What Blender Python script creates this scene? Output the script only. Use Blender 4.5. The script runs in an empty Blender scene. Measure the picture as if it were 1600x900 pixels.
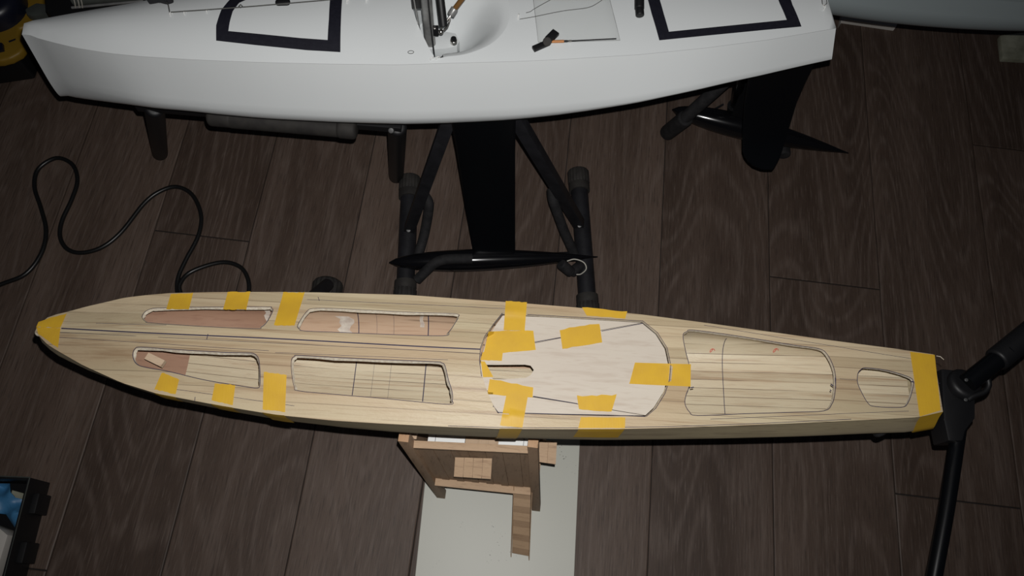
import bpy, bmesh, math, random
from mathutils import Vector, Matrix, geometry
random.seed(7)
S = bpy.context.scene
COL = S.collection

# ------------------------------------------------------------------ camera, light, exposure
FPX = 1200.0; TILT = math.radians(21.8); ROLL = math.radians(6.8); CH = 1.26
cF = Vector((0, math.sin(TILT), -math.cos(TILT)))
cU0 = Vector((0, math.cos(TILT), math.sin(TILT))); cR0 = Vector((1, 0, 0))
cR = math.cos(ROLL)*cR0 + math.sin(ROLL)*cU0
cU = -math.sin(ROLL)*cR0 + math.cos(ROLL)*cU0
CAM = Vector((0, 0, CH))
cd = bpy.data.cameras.new('camera'); cam = bpy.data.objects.new('camera', cd); COL.objects.link(cam)
cd.sensor_width = 36; cd.lens = 36*FPX/1600; cd.clip_start = .02
cam.matrix_world = Matrix(((cR.x, cU.x, -cF.x, CAM.x), (cR.y, cU.y, -cF.y, CAM.y), (cR.z, cU.z, -cF.z, CAM.z), (0, 0, 0, 1)))
S.camera = cam
S.view_settings.view_transform = 'Standard'; S.view_settings.look = 'None'
S.view_settings.gamma = 1; S.view_settings.use_curve_mapping = False
S.view_settings.exposure = 0.0
w = bpy.data.worlds.new('night_room'); S.world = w; w.use_nodes = True
w.node_tree.nodes['Background'].inputs[0].default_value = (.75, .8, 1, 1)
w.node_tree.nodes['Background'].inputs[1].default_value = .012
ld = bpy.data.lights.new('phone_flash', 'SPOT')               # the phone's flash, beside its lens
ld.energy = 33; ld.spot_size = math.radians(112); ld.spot_blend = 1.0; ld.shadow_soft_size = .0025
ld.color = (1, .985, .965)
lo = bpy.data.objects.new('phone_flash', ld); COL.objects.link(lo)
lp = CAM + cU*.024 + cR*.008
lo.matrix_world = Matrix(((cR.x, cU.x, -cF.x, lp.x), (cR.y, cU.y, -cF.y, lp.y), (cR.z, cU.z, -cF.z, lp.z), (0, 0, 0, 1)))

# ------------------------------------------------------------------ helpers
def up(px, py, z):
    """world point at height z seen along the ray of photo pixel (px, py)"""
    d = cF*FPX + cR*(px-800) - cU*(py-450)
    return CAM + d*((z-CH)/d.z)
def pr(p):
    d = Vector(p)-CAM; k = d.dot(cF); return (800+FPX*d.dot(cR)/k, 450-FPX*d.dot(cU)/k)
def zz(pts, ox, oy, s): return [(ox+x/s, oy+y/s) for x, y in pts]
def lerp_tab(tab, x):
    if x <= tab[0][0]: return tab[0][1]
    for (a, va), (b, vb) in zip(tab, tab[1:]):
        if x <= b:
            return va + (vb-va)*(x-a)/(b-a)
    return tab[-1][1]
def sst(a, b, x):
    t = max(0, min(1, (x-a)/(b-a))); return t*t*(3-2*t)
def inpoly(x, y, P):
    c = False; j = len(P)-1
    for i in range(len(P)):
        xi, yi = P[i][0], P[i][1]; xj, yj = P[j][0], P[j][1]
        if (yi > y) != (yj > y) and x < (xj-xi)*(y-yi)/(yj-yi)+xi: c = not c
        j = i
    return c
def smooth_closed(P, n=5):
    out = []; N = len(P)
    for i in range(N):
        a, b, c, d = [Vector(P[(i+k-1) % N]) for k in range(4)]
        for q in range(n):
            t = q/n
            out.append(.5*((2*b)+(-a+c)*t+(2*a-5*b+4*c-d)*t*t+(-a+3*b-3*c+d)*t**3))
    return out
def smooth_open(P, n=6):
    P = [Vector(p) for p in P]; Q = [P[0]*2-P[1]]+P+[P[-1]*2-P[-2]]; out = []
    for i in range(len(P)-1):
        a, b, c, d = Q[i:i+4]
        for q in range(n):
            t = q/n
            out.append(.5*((2*b)+(-a+c)*t+(2*a-5*b+4*c-d)*t*t+(-a+3*b-3*c+d)*t**3))
    out.append(P[-1]); return out

def tag(o, label=None, cat=None, group=None, kind=None):
    if label: o['label'] = label
    if cat: o['category'] = cat
    if group: o['group'] = group
    if kind: o['kind'] = kind
    return o
def thing(name, label, cat, loc=(0, 0, 0), rz=0, group=None):
    o = bpy.data.objects.new(name, None); COL.objects.link(o); o.empty_display_size = .05
    o.location = loc; o.rotation_euler = (0, 0, rz)
    return tag(o, label, cat, group)
def obj(name, bm, mat, parent=None, smooth=None, label=None, base=None):
    """base: verts were given in world space, shift them to the parent's location"""
    if base is not None:
        for v in bm.verts: v.co -= Vector(base)
    me = bpy.data.meshes.new(name); bm.to_mesh(me); bm.free()
    for m in (mat if isinstance(mat, (list, tuple)) else [mat]): me.materials.append(m)
    if smooth is not None:
        me.shade_smooth()
        if smooth < 180: me.set_sharp_from_angle(angle=math.radians(smooth))
    o = bpy.data.objects.new(name, me); COL.objects.link(o)
    if parent: o.parent = parent
    if label: o['label'] = label
    return o
def W(name, bm, mat, t, smooth=None, label=None):
    """a part of t whose bm is in world coordinates (t unrotated)"""
    return obj(name, bm, mat, t, smooth, label, base=t.location)
def tube(bm, pts, r, n=14, ends=True, rad=None, flat=1.0):
    pts = [Vector(p) for p in pts]; rings = []
    t0 = (pts[1]-pts[0]).normalized()
    u = t0.cross(Vector((0, 0, 1)))
    if u.length < 1e-3: u = t0.cross(Vector((0, 1, 0)))
    u.normalize()
    for i, p in enumerate(pts):
        a = pts[max(i-1, 0)]; b = pts[min(i+1, len(pts)-1)]
        t = (b-a).normalized(); u = (u-t*u.dot(t)).normalized(); v = t.cross(u)
        rr = rad[i] if rad else r
        rings.append([bm.verts.new(p+u*math.cos(2*math.pi*k/n)*rr+v*math.sin(2*math.pi*k/n)*rr*flat) for k in range(n)])
    for A, B in zip(rings, rings[1:]):
        for k in range(n): bm.faces.new((A[k], A[(k+1) % n], B[(k+1) % n], B[k]))
    if ends:
        bm.faces.new(rings[0][::-1]); bm.faces.new(rings[-1])
    return bm
def tb(pts, r, **k): return tube(bmesh.new(), pts, r, **k)
def rounded(a, b, r, soft=.004, n=16, bm=None):
    """straight bar with rounded ends"""
    a = Vector(a); b = Vector(b); d = (b-a); L = d.length; d.normalize(); P = []; R = []
    for k in range(5):
        q = k/4*math.pi/2; P.append(a+d*soft*(1-math.cos(math.pi/2-q))) if False else P.append(a+d*soft*(1-math.cos(q))); R.append(r-soft+soft*math.sin(q) if k else r-soft)
    for k in range(5):
        q = (1-k/4)*math.pi/2; P.append(b-d*soft*(1-math.cos(q))); R.append(r-soft+soft*math.sin(q) if k < 4 else r-soft)
    return tube(bm or bmesh.new(), P, r, n=n, rad=R)
def hexa(bm, P):
    """box from 8 corners: bottom 4 then top 4, same order"""
    v = [bm.verts.new(p) for p in P]
    for f in ((3, 2, 1, 0), (4, 5, 6, 7), (0, 1, 5, 4), (1, 2, 6, 5), (2, 3, 7, 6), (3, 0, 4, 7)):
        bm.faces.new([v[i] for i in f])
    return bm
def bx(bm, c, s, M=None):
    x, y, z = [q/2 for q in s]; c = Vector(c)
    P = [Vector(p) for p in ((-x, -y, -z), (x, -y, -z), (x, y, -z), (-x, y, -z), (-x, -y, z), (x, -y, z), (x, y, z), (-x, y, z))]
    if M: P = [M @ p for p in P]
    return hexa(bm, [p+c for p in P])
def bevel(bm, w=.001, seg=2):
    bmesh.ops.bevel(bm, geom=bm.edges[:]+bm.verts[:], offset=w, segments=seg, affect='EDGES', profile=.6)
    return bm
def beam(bm, a, b, w, h, upv=(0, 0, 1)):
    a = Vector(a); b = Vector(b); t = (b-a).normalized(); s = t.cross(Vector(upv))
    if s.length < 1e-3: s = t.cross(Vector((0, 1, 0)))
    s.normalize(); v = s.cross(t).normalized()
    q = lambda p, i, j: p+s*(i*w/2)+v*(j*h/2)
    hexa(bm, [q(a, -1, -1), q(a, 1, -1), q(b, 1, -1), q(b, -1, -1), q(a, -1, 1), q(a, 1, 1), q(b, 1, 1), q(b, -1, 1)])
    bmesh.ops.recalc_face_normals(bm, faces=bm.faces[:])
    return bm
def prism(bm, P, z0, z1):
    A = [bm.verts.new((p[0], p[1], z0)) for p in P]; B = [bm.verts.new((p[0], p[1], z1)) for p in P]
    n = len(P)
    bm.faces.new(A[::-1]); bm.faces.new(B)
    for i in range(n): bm.faces.new((A[i], A[(i+1) % n], B[(i+1) % n], B[i]))
    bmesh.ops.recalc_face_normals(bm, faces=bm.faces[:])
    return bm
def extrude_path(bm, P, vec):
    A = [bm.verts.new(p) for p in P]; B = [bm.verts.new(Vector(p)+Vector(vec)) for p in P]; n = len(P)
    bm.faces.new(A[::-1]); bm.faces.new(B)
    for i in range(n): bm.faces.new((A[i], A[(i+1) % n], B[(i+1) % n], B[i]))
    bmesh.ops.recalc_face_normals(bm, faces=bm.faces[:]); return bm

# ------------------------------------------------------------------ materials
def M(name, col, rough=.5, metal=0, spec=.5, coat=0):
    m = bpy.data.materials.new(name); m.use_nodes = True; b = m.node_tree.nodes['Principled BSDF']
    b.inputs['Base Color'].default_value = (*col, 1); b.inputs['Roughness'].default_value = rough
    b.inputs['Metallic'].default_value = metal; b.inputs['Specular IOR Level'].default_value = spec
    b.inputs['Coat Weight'].default_value = coat
    return m
class NT:
    def __init__(s, m): s.t = m.node_tree; s.b = s.t.nodes['Principled BSDF']
    def n(s, typ, **k):
        q = s.t.nodes.new(typ)
        for a, v in k.items():
            if a.startswith('i_'):
                key = a[2:]; key = int(key) if key.isdigit() else key
                q.inputs[key].default_value = v
            else: setattr(q, a, v)
        return q
    def l(s, a, b): s.t.links.new(a, b)
    def math(s, op, a, b=None, c=None):
        q = s.t.nodes.new('ShaderNodeMath'); q.operation = op
        for i, v in enumerate((a, b, c)):
            if v is None: continue
            if isinstance(v, (int, float)): q.inputs[i].default_value = v
            else: s.l(v, q.inputs[i])
        return q.outputs[0]
    def mix(s, f, a, b, bt='MIX'):
        q = s.t.nodes.new('ShaderNodeMix'); q.data_type = 'RGBA'; q.blend_type = bt
        for i, v in ((0, f), (6, a), (7, b)):
            if isinstance(v, (int, float)): q.inputs[i].default_value = v
            elif isinstance(v, tuple): q.inputs[i].default_value = (*v, 1)
            else: s.l(v, q.inputs[i])
        return q.outputs[2]
    def noise(s, vec, scale, detail=3, rough=.55, dist=0):
        q = s.n('ShaderNodeTexNoise'); q.inputs['Scale'].default_value = scale
        q.inputs['Detail'].default_value = detail; q.inputs['Roughness'].default_value = rough; q.inputs['Distortion'].default_value = dist
        s.l(vec, q.inputs['Vector']); return q.outputs[0]
    def ramp(s, f, a, b):
        q = s.n('ShaderNodeMapRange'); s.l(f, q.inputs[0]); q.inputs[1].default_value = a; q.inputs[2].default_value = b
        return q.outputs[0]
    def mapv(s, vec, sc, loc=(0, 0, 0), rot=(0, 0, 0)):
        q = s.n('ShaderNodeMapping'); s.l(vec, q.inputs[0]); q.inputs['Scale'].default_value = sc
        q.inputs['Location'].default_value = loc; q.inputs['Rotation'].default_value = rot; return q.outputs[0]
    def bump(s, h, strength, dist=.001):
        q = s.n('ShaderNodeBump'); q.inputs['Strength'].default_value = strength; q.inputs['Distance'].default_value = dist
        s.l(h, q.inputs['Height']); s.l(q.outputs[0], s.b.inputs['Normal'])
def mottled(name, c1, c2, scale, rough=.6, bump=0, **k):
    m = M(name, c1, rough, **k); t = NT(m); tc = t.n('ShaderNodeTexCoord').outputs['Object']
    f = t.ramp(t.noise(tc, scale, 4), .35, .65)
    t.l(t.mix(f, c1, c2), t.b.inputs['Base Color'])
    if bump: t.bump(t.noise(tc, scale*4, 3), bump)
    return m

def floor_mat():
    m = M('dark_oak_laminate', (.06, .045, .035), .5); t = NT(m)
    tc = t.n('ShaderNodeTexCoord').outputs['Object']
    at = t.n('ShaderNodeAttribute', attribute_name='plank'); sep = t.n('ShaderNodeSeparateColor'); t.l(at.outputs['Color'], sep.inputs[0])
    off = t.n('ShaderNodeCombineXYZ'); t.l(t.math('MULTIPLY', sep.outputs[0], 37.), off.inputs[0]); t.l(t.math('MULTIPLY', sep.outputs[1], 53.), off.inputs[1])
    add = t.n('ShaderNodeVectorMath', operation='ADD'); t.l(tc, add.inputs[0]); t.l(off.outputs[0], add.inputs[1]); v = add.outputs[0]
    # cathedral figure: contour rings of a smooth, long-stretched noise field
    f0 = t.noise(t.mapv(v, (6, 1.1, 1)), 1.0, 1.2, .4, .2)
    rings = t.math('SINE', t.math('MULTIPLY', f0, 130.))
    r1 = t.ramp(rings, -.2, 1.)
    brk = t.noise(t.mapv(v, (150, 7, 1)), 1, 3, .6)
    fine = t.noise(t.mapv(v, (420, 22, 1)), 1, 3, .65)
    fine2 = t.noise(t.mapv(v, (1100, 25, 1)), 1, 2, .6)
    broad = t.noise(t.mapv(v, (14, 1.6, 1)), 1, 3, .5)
    base = t.mix(t.ramp(broad, .3, .7), (.064, .043, .033), (.112, .080, .065))
    tone = t.mix(sep.outputs[2], (.78, .74, .70), (1.22, 1.2, 1.16))
    base = t.mix(1., base, tone, 'MULTIPLY')
    c = t.mix(t.math('MULTIPLY', t.math('MULTIPLY', t.math('POWER', r1, 2.), t.ramp(brk, .33, .65)), .48), base, (.165, .125, .105))
    c = t.mix(t.math('MULTIPLY', t.ramp(fine, .56, .72), .45), c, (.19, .148, .126))
    c = t.mix(t.math('MULTIPLY', t.ramp(fine, .47, .3), .65), c, (.032, .022, .018))
    c = t.mix(t.math('MULTIPLY', t.ramp(fine2, .6, .75), .35), c, (.15, .13, .118))
    t.l(c, t.b.inputs['Base Color'])
    t.b.inputs['Roughness'].default_value = .55; t.b.inputs['Specular IOR Level'].default_value = .3
    t.bump(t.math('ADD', fine, brk), .15, .0006)
    return m
def wood(name, c1, c2, cdark, axis_sc=(3, 140, 60), strip=None, seam=.35, glossy=False, spot=None, rough=.6):
    """grain along object X; strip = width of glued planks in Y"""
    m = M(name, c1, rough); t = NT(m); tc = t.n('ShaderNodeTexCoord').outputs['Object']
    wob = t.noise(t.mapv(tc, (2.5, 14, 8)), 1, 2)
    g = t.noise(t.mapv(tc, axis_sc), 1, 4, .6, .15)
    g2 = t.noise(t.mapv(tc, (axis_sc[0]*5, axis_sc[1]*4, axis_sc[2]*4)), 1, 2, .6)
    big = t.noise(t.mapv(tc, (4, 22, 12)), 1, 3, .5)
    c = t.mix(t.ramp(big, .35, .68), c1, c2)
    c = t.mix(t.math('MULTIPLY', t.ramp(g, .54, .72), .7), c, cdark)
    c = t.mix(t.math('MULTIPLY', t.ramp(g2, .55, .75), .4), c, cdark)
    if strip:
        sx = t.n('ShaderNodeSeparateXYZ'); t.l(tc, sx.inputs[0])
        yy = t.math('ADD', sx.outputs[1], t.math('MULTIPLY', wob, .004))
        q = t.math('DIVIDE', yy, strip); fl = t.math('FLOOR', q)
        wn = t.n('ShaderNodeTexWhiteNoise', noise_dimensions='1D'); t.l(fl, wn.inputs['W'])
        tone = t.mix(wn.outputs[0], (.84, .81, .77), (1.08, 1.07, 1.06))
        c = t.mix(1., c, tone, 'MULTIPLY')
        fr = t.math('FRACT', q); d = t.math('MINIMUM', fr, t.math('SUBTRACT', 1., fr))
        sm = t.math('MULTIPLY', t.math('SUBTRACT', 1., t.ramp(d, .015, .05)), t.ramp(t.noise(t.mapv(tc, (7, 60, 1)), 1, 2), .38, .56))
        c = t.mix(t.math('MULTIPLY', sm, seam), c, (.09, .05, .03))
    t.l(c, t.b.inputs['Base Color'])
    if glossy:
        gl = t.noise(t.mapv(tc, (60, 200, 100)), 1, 3, .7)
        t.bump(gl, .35, .0012); t.b.inputs['Roughness'].default_value = .45; t.b.inputs['Specular IOR Level'].default_value = .28
    else:
        t.bump(g2, .15, .0004); t.b.inputs['Specular IOR Level'].default_value = .25
    return m

m_floor = floor_mat()
m_gap = M('plank_joint', (.012, .009, .008), .9)
m_deck = wood('balsa_deck', (.53, .455, .31), (.50, .39, .26), (.30, .19, .11), strip=.0125, seam=.5, glossy=True)
m_topside = wood('balsa_topside', (.42, .35, .22), (.34, .28, .19), (.2, .15, .1), axis_sc=(6, 90, 90))
m_lining = wood('balsa_lining', (.66, .59, .44), (.58, .49, .35), (.36, .23, .14), strip=.0105, seam=.85, glossy=True)
m_lining.node_tree.nodes['Principled BSDF'].inputs['Roughness'].default_value = .33; m_lining.node_tree.nodes['Principled BSDF'].inputs['Specular IOR Level'].default_value = .5
m_pink = wood('pinkish_lining', (.36, .22, .15), (.30, .17, .11), (.2, .1, .07), axis_sc=(3, 60, 60))  # pinkish brown tone for the bow and far-side lining
m_tan = wood('tan_lining', (.52, .38, .27), (.46, .31, .21), (.3, .17, .1), axis_sc=(3, 60, 60), strip=.02, seam=.8)
m_cut = mottled('raw_cut_edge', (.72, .66, .54), (.55, .47, .36), 300, .8)
m_ply = wood('pale_plywood', (.54, .475, .40), (.58, .52, .44), (.43, .35, .28), axis_sc=(9, 90, 40), rough=.55)
m_block = wood('pine_offcut', (.6, .46, .32), (.55, .42, .3), (.4, .27, .18), axis_sc=(20, 200, 200))
m_pencil = M('pencil', (.03, .025, .06), .7)
m_ink = M('red_ink', (.55, .06, .04), .6)
m_putty = mottled('white_filler', (.66, .6, .52), (.5, .42, .36), 120, .8)
def tape_mat():
    m = M('yellow_masking_tape', (.78, .47, .035), .5); t = NT(m); tc = t.n('ShaderNodeTexCoord').outputs['Object']
    f = t.noise(t.mapv(tc, (40, 40, 40)), 1, 3); cr = t.noise(t.mapv(tc, (500, 90, 90)), 1, 2)
    c = t.mix(t.ramp(f, .3, .7), (.62, .375, .026), (.56, .33, .03)); t.l(c, t.b.inputs['Base Color'])
    t.bump(cr, .2, .0005); t.b.inputs['Specular IOR Level'].default_value = .35
    return m
m_tape = tape_mat()
m_white = mottled('white_gelcoat', (.685, .71, .715), (.67, .695, .70), 3, .22)
m_grey = mottled('grey_hull_paint', (.29, .335, .345), (.27, .31, .32), 5, .35)
m_btape = mottled('black_cloth_tape', (.006, .006, .012), (.009, .009, .016), 200, .65, spec=.3)
m_black = M('black_gloss_paint', (.004, .004, .005), .16, spec=.5)
m_fin = M('black_carbon_fin', (.0025, .003, .004), .32, spec=.25)
m_foam = mottled('black_foam_sleeve', (.010, .010, .011), (.020, .019, .020), 90, .8, .35, spec=.3)
m_rubber = mottled('grey_black_rubber', (.022, .020, .019), (.034, .031, .028), 60, .7, spec=.3)
m_steel = mottled('black_painted_steel', (.009, .009, .011), (.015, .015, .018), 45, .55, .2, spec=.35)
m_chip = M('bare_metal_chip', (.12, .12, .12), .5, .6)
m_alu = mottled('brushed_aluminium', (.30, .30, .29), (.2, .2, .2), 60, .35, metal=.35)
m_sst = M('stainless_steel', (.55, .53, .5), .25, 1)
m_orange = M('orange_sleeve', (.50, .20, .06), .4)
m_bronze = M('bronze_rod', (.22, .11, .035), .35, .3)
m_cable = M('black_cable_rubber', (.008, .008, .008), .35)
m_plastic = M('black_plastic', (.007, .007, .008), .5, spec=.4)
m_string = M('off_white_string', (.5, .48, .42), .7)
m_cord = M('grey_cord', (.08, .08, .075), .6)
m_eye = M('white_nylon', (.8, .8, .78), .4)
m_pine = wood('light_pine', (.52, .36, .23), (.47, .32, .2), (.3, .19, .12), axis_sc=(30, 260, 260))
m_pinez = wood('shaded_pine_upright', (.34, .23, .15), (.30, .20, .13), (.17, .11, .07), axis_sc=(220, 220, 18))  # light pine with shade put into its colour, for upright faces
m_piney = wood('light_pine_side_grain', (.50, .36, .24), (.45, .31, .2), (.3, .2, .13), axis_sc=(260, 20, 260))
m_end = wood('pine_end_grain', (.45, .26, .14), (.5, .31, .18), (.2, .1, .05), axis_sc=(300, 60, 60))
def board_mat():
    m = M('white_melamine', (.52, .52, .46), .45); t = NT(m); tc = t.n('ShaderNodeTexCoord').outputs['Object']
    a = t.ramp(t.noise(tc, 300, 1), .70, .74); b = t.ramp(t.noise(tc, 14, 2), .58, .66)
    c = t.mix(t.ramp(t.noise(tc, 3, 2), .3, .7), (.52, .52, .46), (.47, .47, .41))
    t.l(t.mix(t.math('MULTIPLY', a, b), c, (.05, .045, .04)), t.b.inputs['Base Color'])
    return m
m_board = board_mat()
m_bedge = M('chipboard_edge', (.4, .33, .24), .8)
m_yellow = mottled('yellow_tool_plastic', (.28, .165, .015), (.24, .14, .012), 8, .5)
m_navy = M('dark_blue_plastic', (.008, .010, .022), .35)
m_gplas = mottled('grey_plastic', (.09, .1, .09), (.06, .065, .06), 30, .45)
m_blue = mottled('blue_nitrile', (.04, .16, .33), (.06, .22, .42), 25, .45)
m_cream = mottled('cream_card', (.36, .36, .28), (.18, .18, .13), 22, .6)
m_film = bpy.data.materials.new('clear_film'); m_film.use_nodes = True
_b = m_film.node_tree.nodes['Principled BSDF']; _b.inputs['Base Color'].default_value = (.62, .64, .62, 1); _b.inputs['Roughness'].default_value = .3
_b.inputs['Alpha'].default_value = .10
m_paper = mottled('white_paper', (.55, .52, .48), (.5, .47, .43), 10, .7)

# ------------------------------------------------------------------ floor
cols = [-2.02, -1.83, -1.64, -1.45, -1.26, -1.09, -1.0, -.822, -.645, -.475, -.292, -.105, .075, .261, .46, .661, .868, 1.07, 1.27, 1.47, 1.67, 1.87]
cols = [c for c in cols if c != -1.09]
joints = {-.645: [.533], -.475: [-.7], -.822: [-.04], .46: [.586], .661: [.225], .868: [.922], -.292: [-.6, 1.2], -.105: [-.9, 1.1], .075: [-.35, 1.3],
          .261: [-.5, 1.4]}
bm = bmesh.new(); lay = bm.loops.layers.float_color.new('plank')
Y0, Y1 = -1.0, 3.2
for a, b in zip(cols, cols[1:]):
    js = joints.get(a, [random.uniform(-.5, .3), random.uniform(1.1, 2)])
    ys = [Y0]+sorted(js)+[Y1]
    for y0, y1 in zip(ys, ys[1:]):
        g = .0011; c = (random.random(), random.random(), random.random(), 1)
        bev = .0012
        lo_ = [(a+g-.0004, y0+g), (b-g+.0004, y0+g), (b-g+.0004, y1-g), (a+g-.0004, y1-g)]
        hi_ = [(a+g+bev, y0+g+bev), (b-g-bev, y0+g+bev), (b-g-bev, y1-g-bev), (a+g+bev, y1-g-bev)]
        L = [bm.verts.new((x, y, -.003)) for x, y in lo_]; m_ = [bm.verts.new((x, y, -.0008)) for x, y in lo_]; Hh = [bm.verts.new((x, y, 0)) for x, y in hi_]
        fs = [bm.faces.new(Hh)]
        for i in range(4):
            j = (i+1) % 4
            fs += [bm.faces.new((L[i], L[j], m_[j], m_[i])), bm.faces.new((m_[i], m_[j], Hh[j], Hh[i]))]
        for f in fs:
            for lp_ in f.loops: lp_[lay] = c
n0 = len(bm.faces)
bx(bm, ((cols[0]+cols[-1])/2, (Y0+Y1)/2, -.0125), (cols[-1]-cols[0], Y1-Y0, .019))
bm.faces.ensure_lookup_table()
for f in bm.faces[n0:]: f.material_index = 1
tag(obj('floor', bm, [m_floor, m_gap]), 'dark brown oak laminate plank floor under the boats', kind='structure')

# ------------------------------------------------------------------ boats: frames, decks, hull lofts
class Boat:
    def __init__(s, bow, stern, zd, length=None):
        s.O = Vector((bow.x, bow.y, zd)); d = stern-bow; s.ang = math.atan2(d.y, d.x); s.L = math.hypot(d.x, d.y); s.zd = zd
        s.ca, s.sa = math.cos(s.ang), math.sin(s.ang); s.zf = lambda x, y: 0
    def loc(s, p):
        d = Vector(p)-s.O; return Vector((d.x*s.ca+d.y*s.sa, -d.x*s.sa+d.y*s.ca, d.z))
    def wor(s, p):
        return Vector((p[0]*s.ca-p[1]*s.sa, p[0]*s.sa+p[1]*s.ca, p[2]))+s.O
    def P(s, px, py, dz=0, surf=True):
        z = s.zd+dz
        for _ in range(6):
            q = s.loc(up(px, py, z))
            if not surf: return q
            z = s.zd+dz+s.zf(q.x, q.y)
        return q
class Hull:
    """cross-sections of a hull shell; o = how far the topsides lean out, a = where they turn under, D = depth table"""
    def __init__(s, b, near, far, o, a, p, target, dmin, ztop, fixedD=None):
        s.b, s.near, s.far, s.o, s.a, s.p, s.ztop = b, near, far, o, a, p, ztop
        s.D = lambda x: .05
        tab = []
        if fixedD:                      # depth known: find the lean of the topsides instead
            s.D = fixedD
            for i in range(29):
                x = b.L*i/28; lo_, hi_ = -.02, .03
                for _ in range(18):
                    o_ = (lo_+hi_)/2; s.o = lambda q: o_; ok = False
                    for (y, z) in s.sec(x)[:22]:
                        p_ = pr(b.wor((x, y, z)))
                        if p_[1] > lerp_tab(target, p_[0]): ok = True
                    if ok: hi_ = o_
                    else: lo_ = o_
                tab.append((x, o_))
            sm = [(tab[i][0], (tab[max(i-1, 0)][1]+2*tab[i][1]+tab[min(i+1, 28)][1])/4) for i in range(29)]
            s.tab = sm; s.o = lambda x: lerp_tab(sm, x); return
        for i in range(29):
            x = b.L*i/28; lo_, hi_ = dmin(x), .14
            for _ in range(18):
                d = (lo_+hi_)/2; ok = False
                for (y, z) in s.sec(x, 0, d)[:22]:
                    p_ = pr(b.wor((x, y, z)))
                    if p_[1] > lerp_tab(target, p_[0]): ok = True
                if ok: hi_ = d
                else: lo_ = d
            tab.append((x, d))
        sm = [(tab[i][0], (tab[max(i-1, 0)][1]+2*tab[i][1]+tab[min(i+1, 28)][1])/4) for i in range(29)]
        s.tab = sm; s.D = lambda x: lerp_tab(sm, x)
    def sec(s, x, inset=0, D=None):
        yn, yf = s.near(x)+inset, s.far(x)-inset; c = (yn+yf)/2; h = max((yf-yn)/2, .0006)
        d = max((D or s.D(x))-inset, .002); o, a, p = s.o(x), s.a(x), s.p(x); H = max(h+o, .0005)
        half = [(h+o*k/7, a*d*k/7) for k in range(8)]
        for k in range(1, 15):
            th = math.pi/2*k/14; half.append((H*max(0, math.cos(th))**p, a*d+(1-a)*d*math.sin(th)**.85))
        L = [(c-y, s.ztop-z) for y, z in half]
        return L+[(c+y, s.ztop-z) for y, z in reversed(half[:-1])]
    def zat(s, x, y, inset=0):
        P = s.sec(x, inset); best = P[len(P)//2][1]
        for (y0, z0), (y1, z1_) in zip(P[7:-7], P[8:-6]):
            if y0 <= y <= y1 and y1 > y0: return z0+(z1_-z0)*(y-y0)/(y1-y0)
        return best
    def mesh(s, inset=0, x0=0, x1=None, N=64, shift=lambda x, f: 0, close=True):
        bm = bmesh.new(); x1 = x1 or s.b.L; rings = []
        for i in range(N+1):
            t = i/N; t = t*t*(3-2*t)*.35+t*.65; x = x0+(x1-x0)*t; d = s.D(x)
            rings.append([bm.verts.new((x+shift(x, min(1, (s.ztop-z)/d)), y, z)) for y, z in s.sec(x, inset)])
        for A, B in zip(rings, rings[1:]):
            for k in range(len(A)-1): bm.faces.new((A[k], A[k+1], B[k+1], B[k]))
        if close:
            bm.faces.new(rings[0]); bm.faces.new(rings[-1][::-1])
        bmesh.ops.recalc_face_normals(bm, faces=bm.faces[:])
        return bm
def segd(x, y, P):
    m = 9.
    for i in range(len(P)):
        ax, ay = P[i-1][0], P[i-1][1]; dx, dy = P[i][0]-ax, P[i][1]-ay; L = dx*dx+dy*dy
        t = max(0, min(1, ((x-ax)*dx+(y-ay)*dy)/L)) if L > 0 else 0
        d = (ax+dx*t-x)**2+(ay+dy*t-y)**2
        if d < m: m = d
    return math.sqrt(m)
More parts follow.
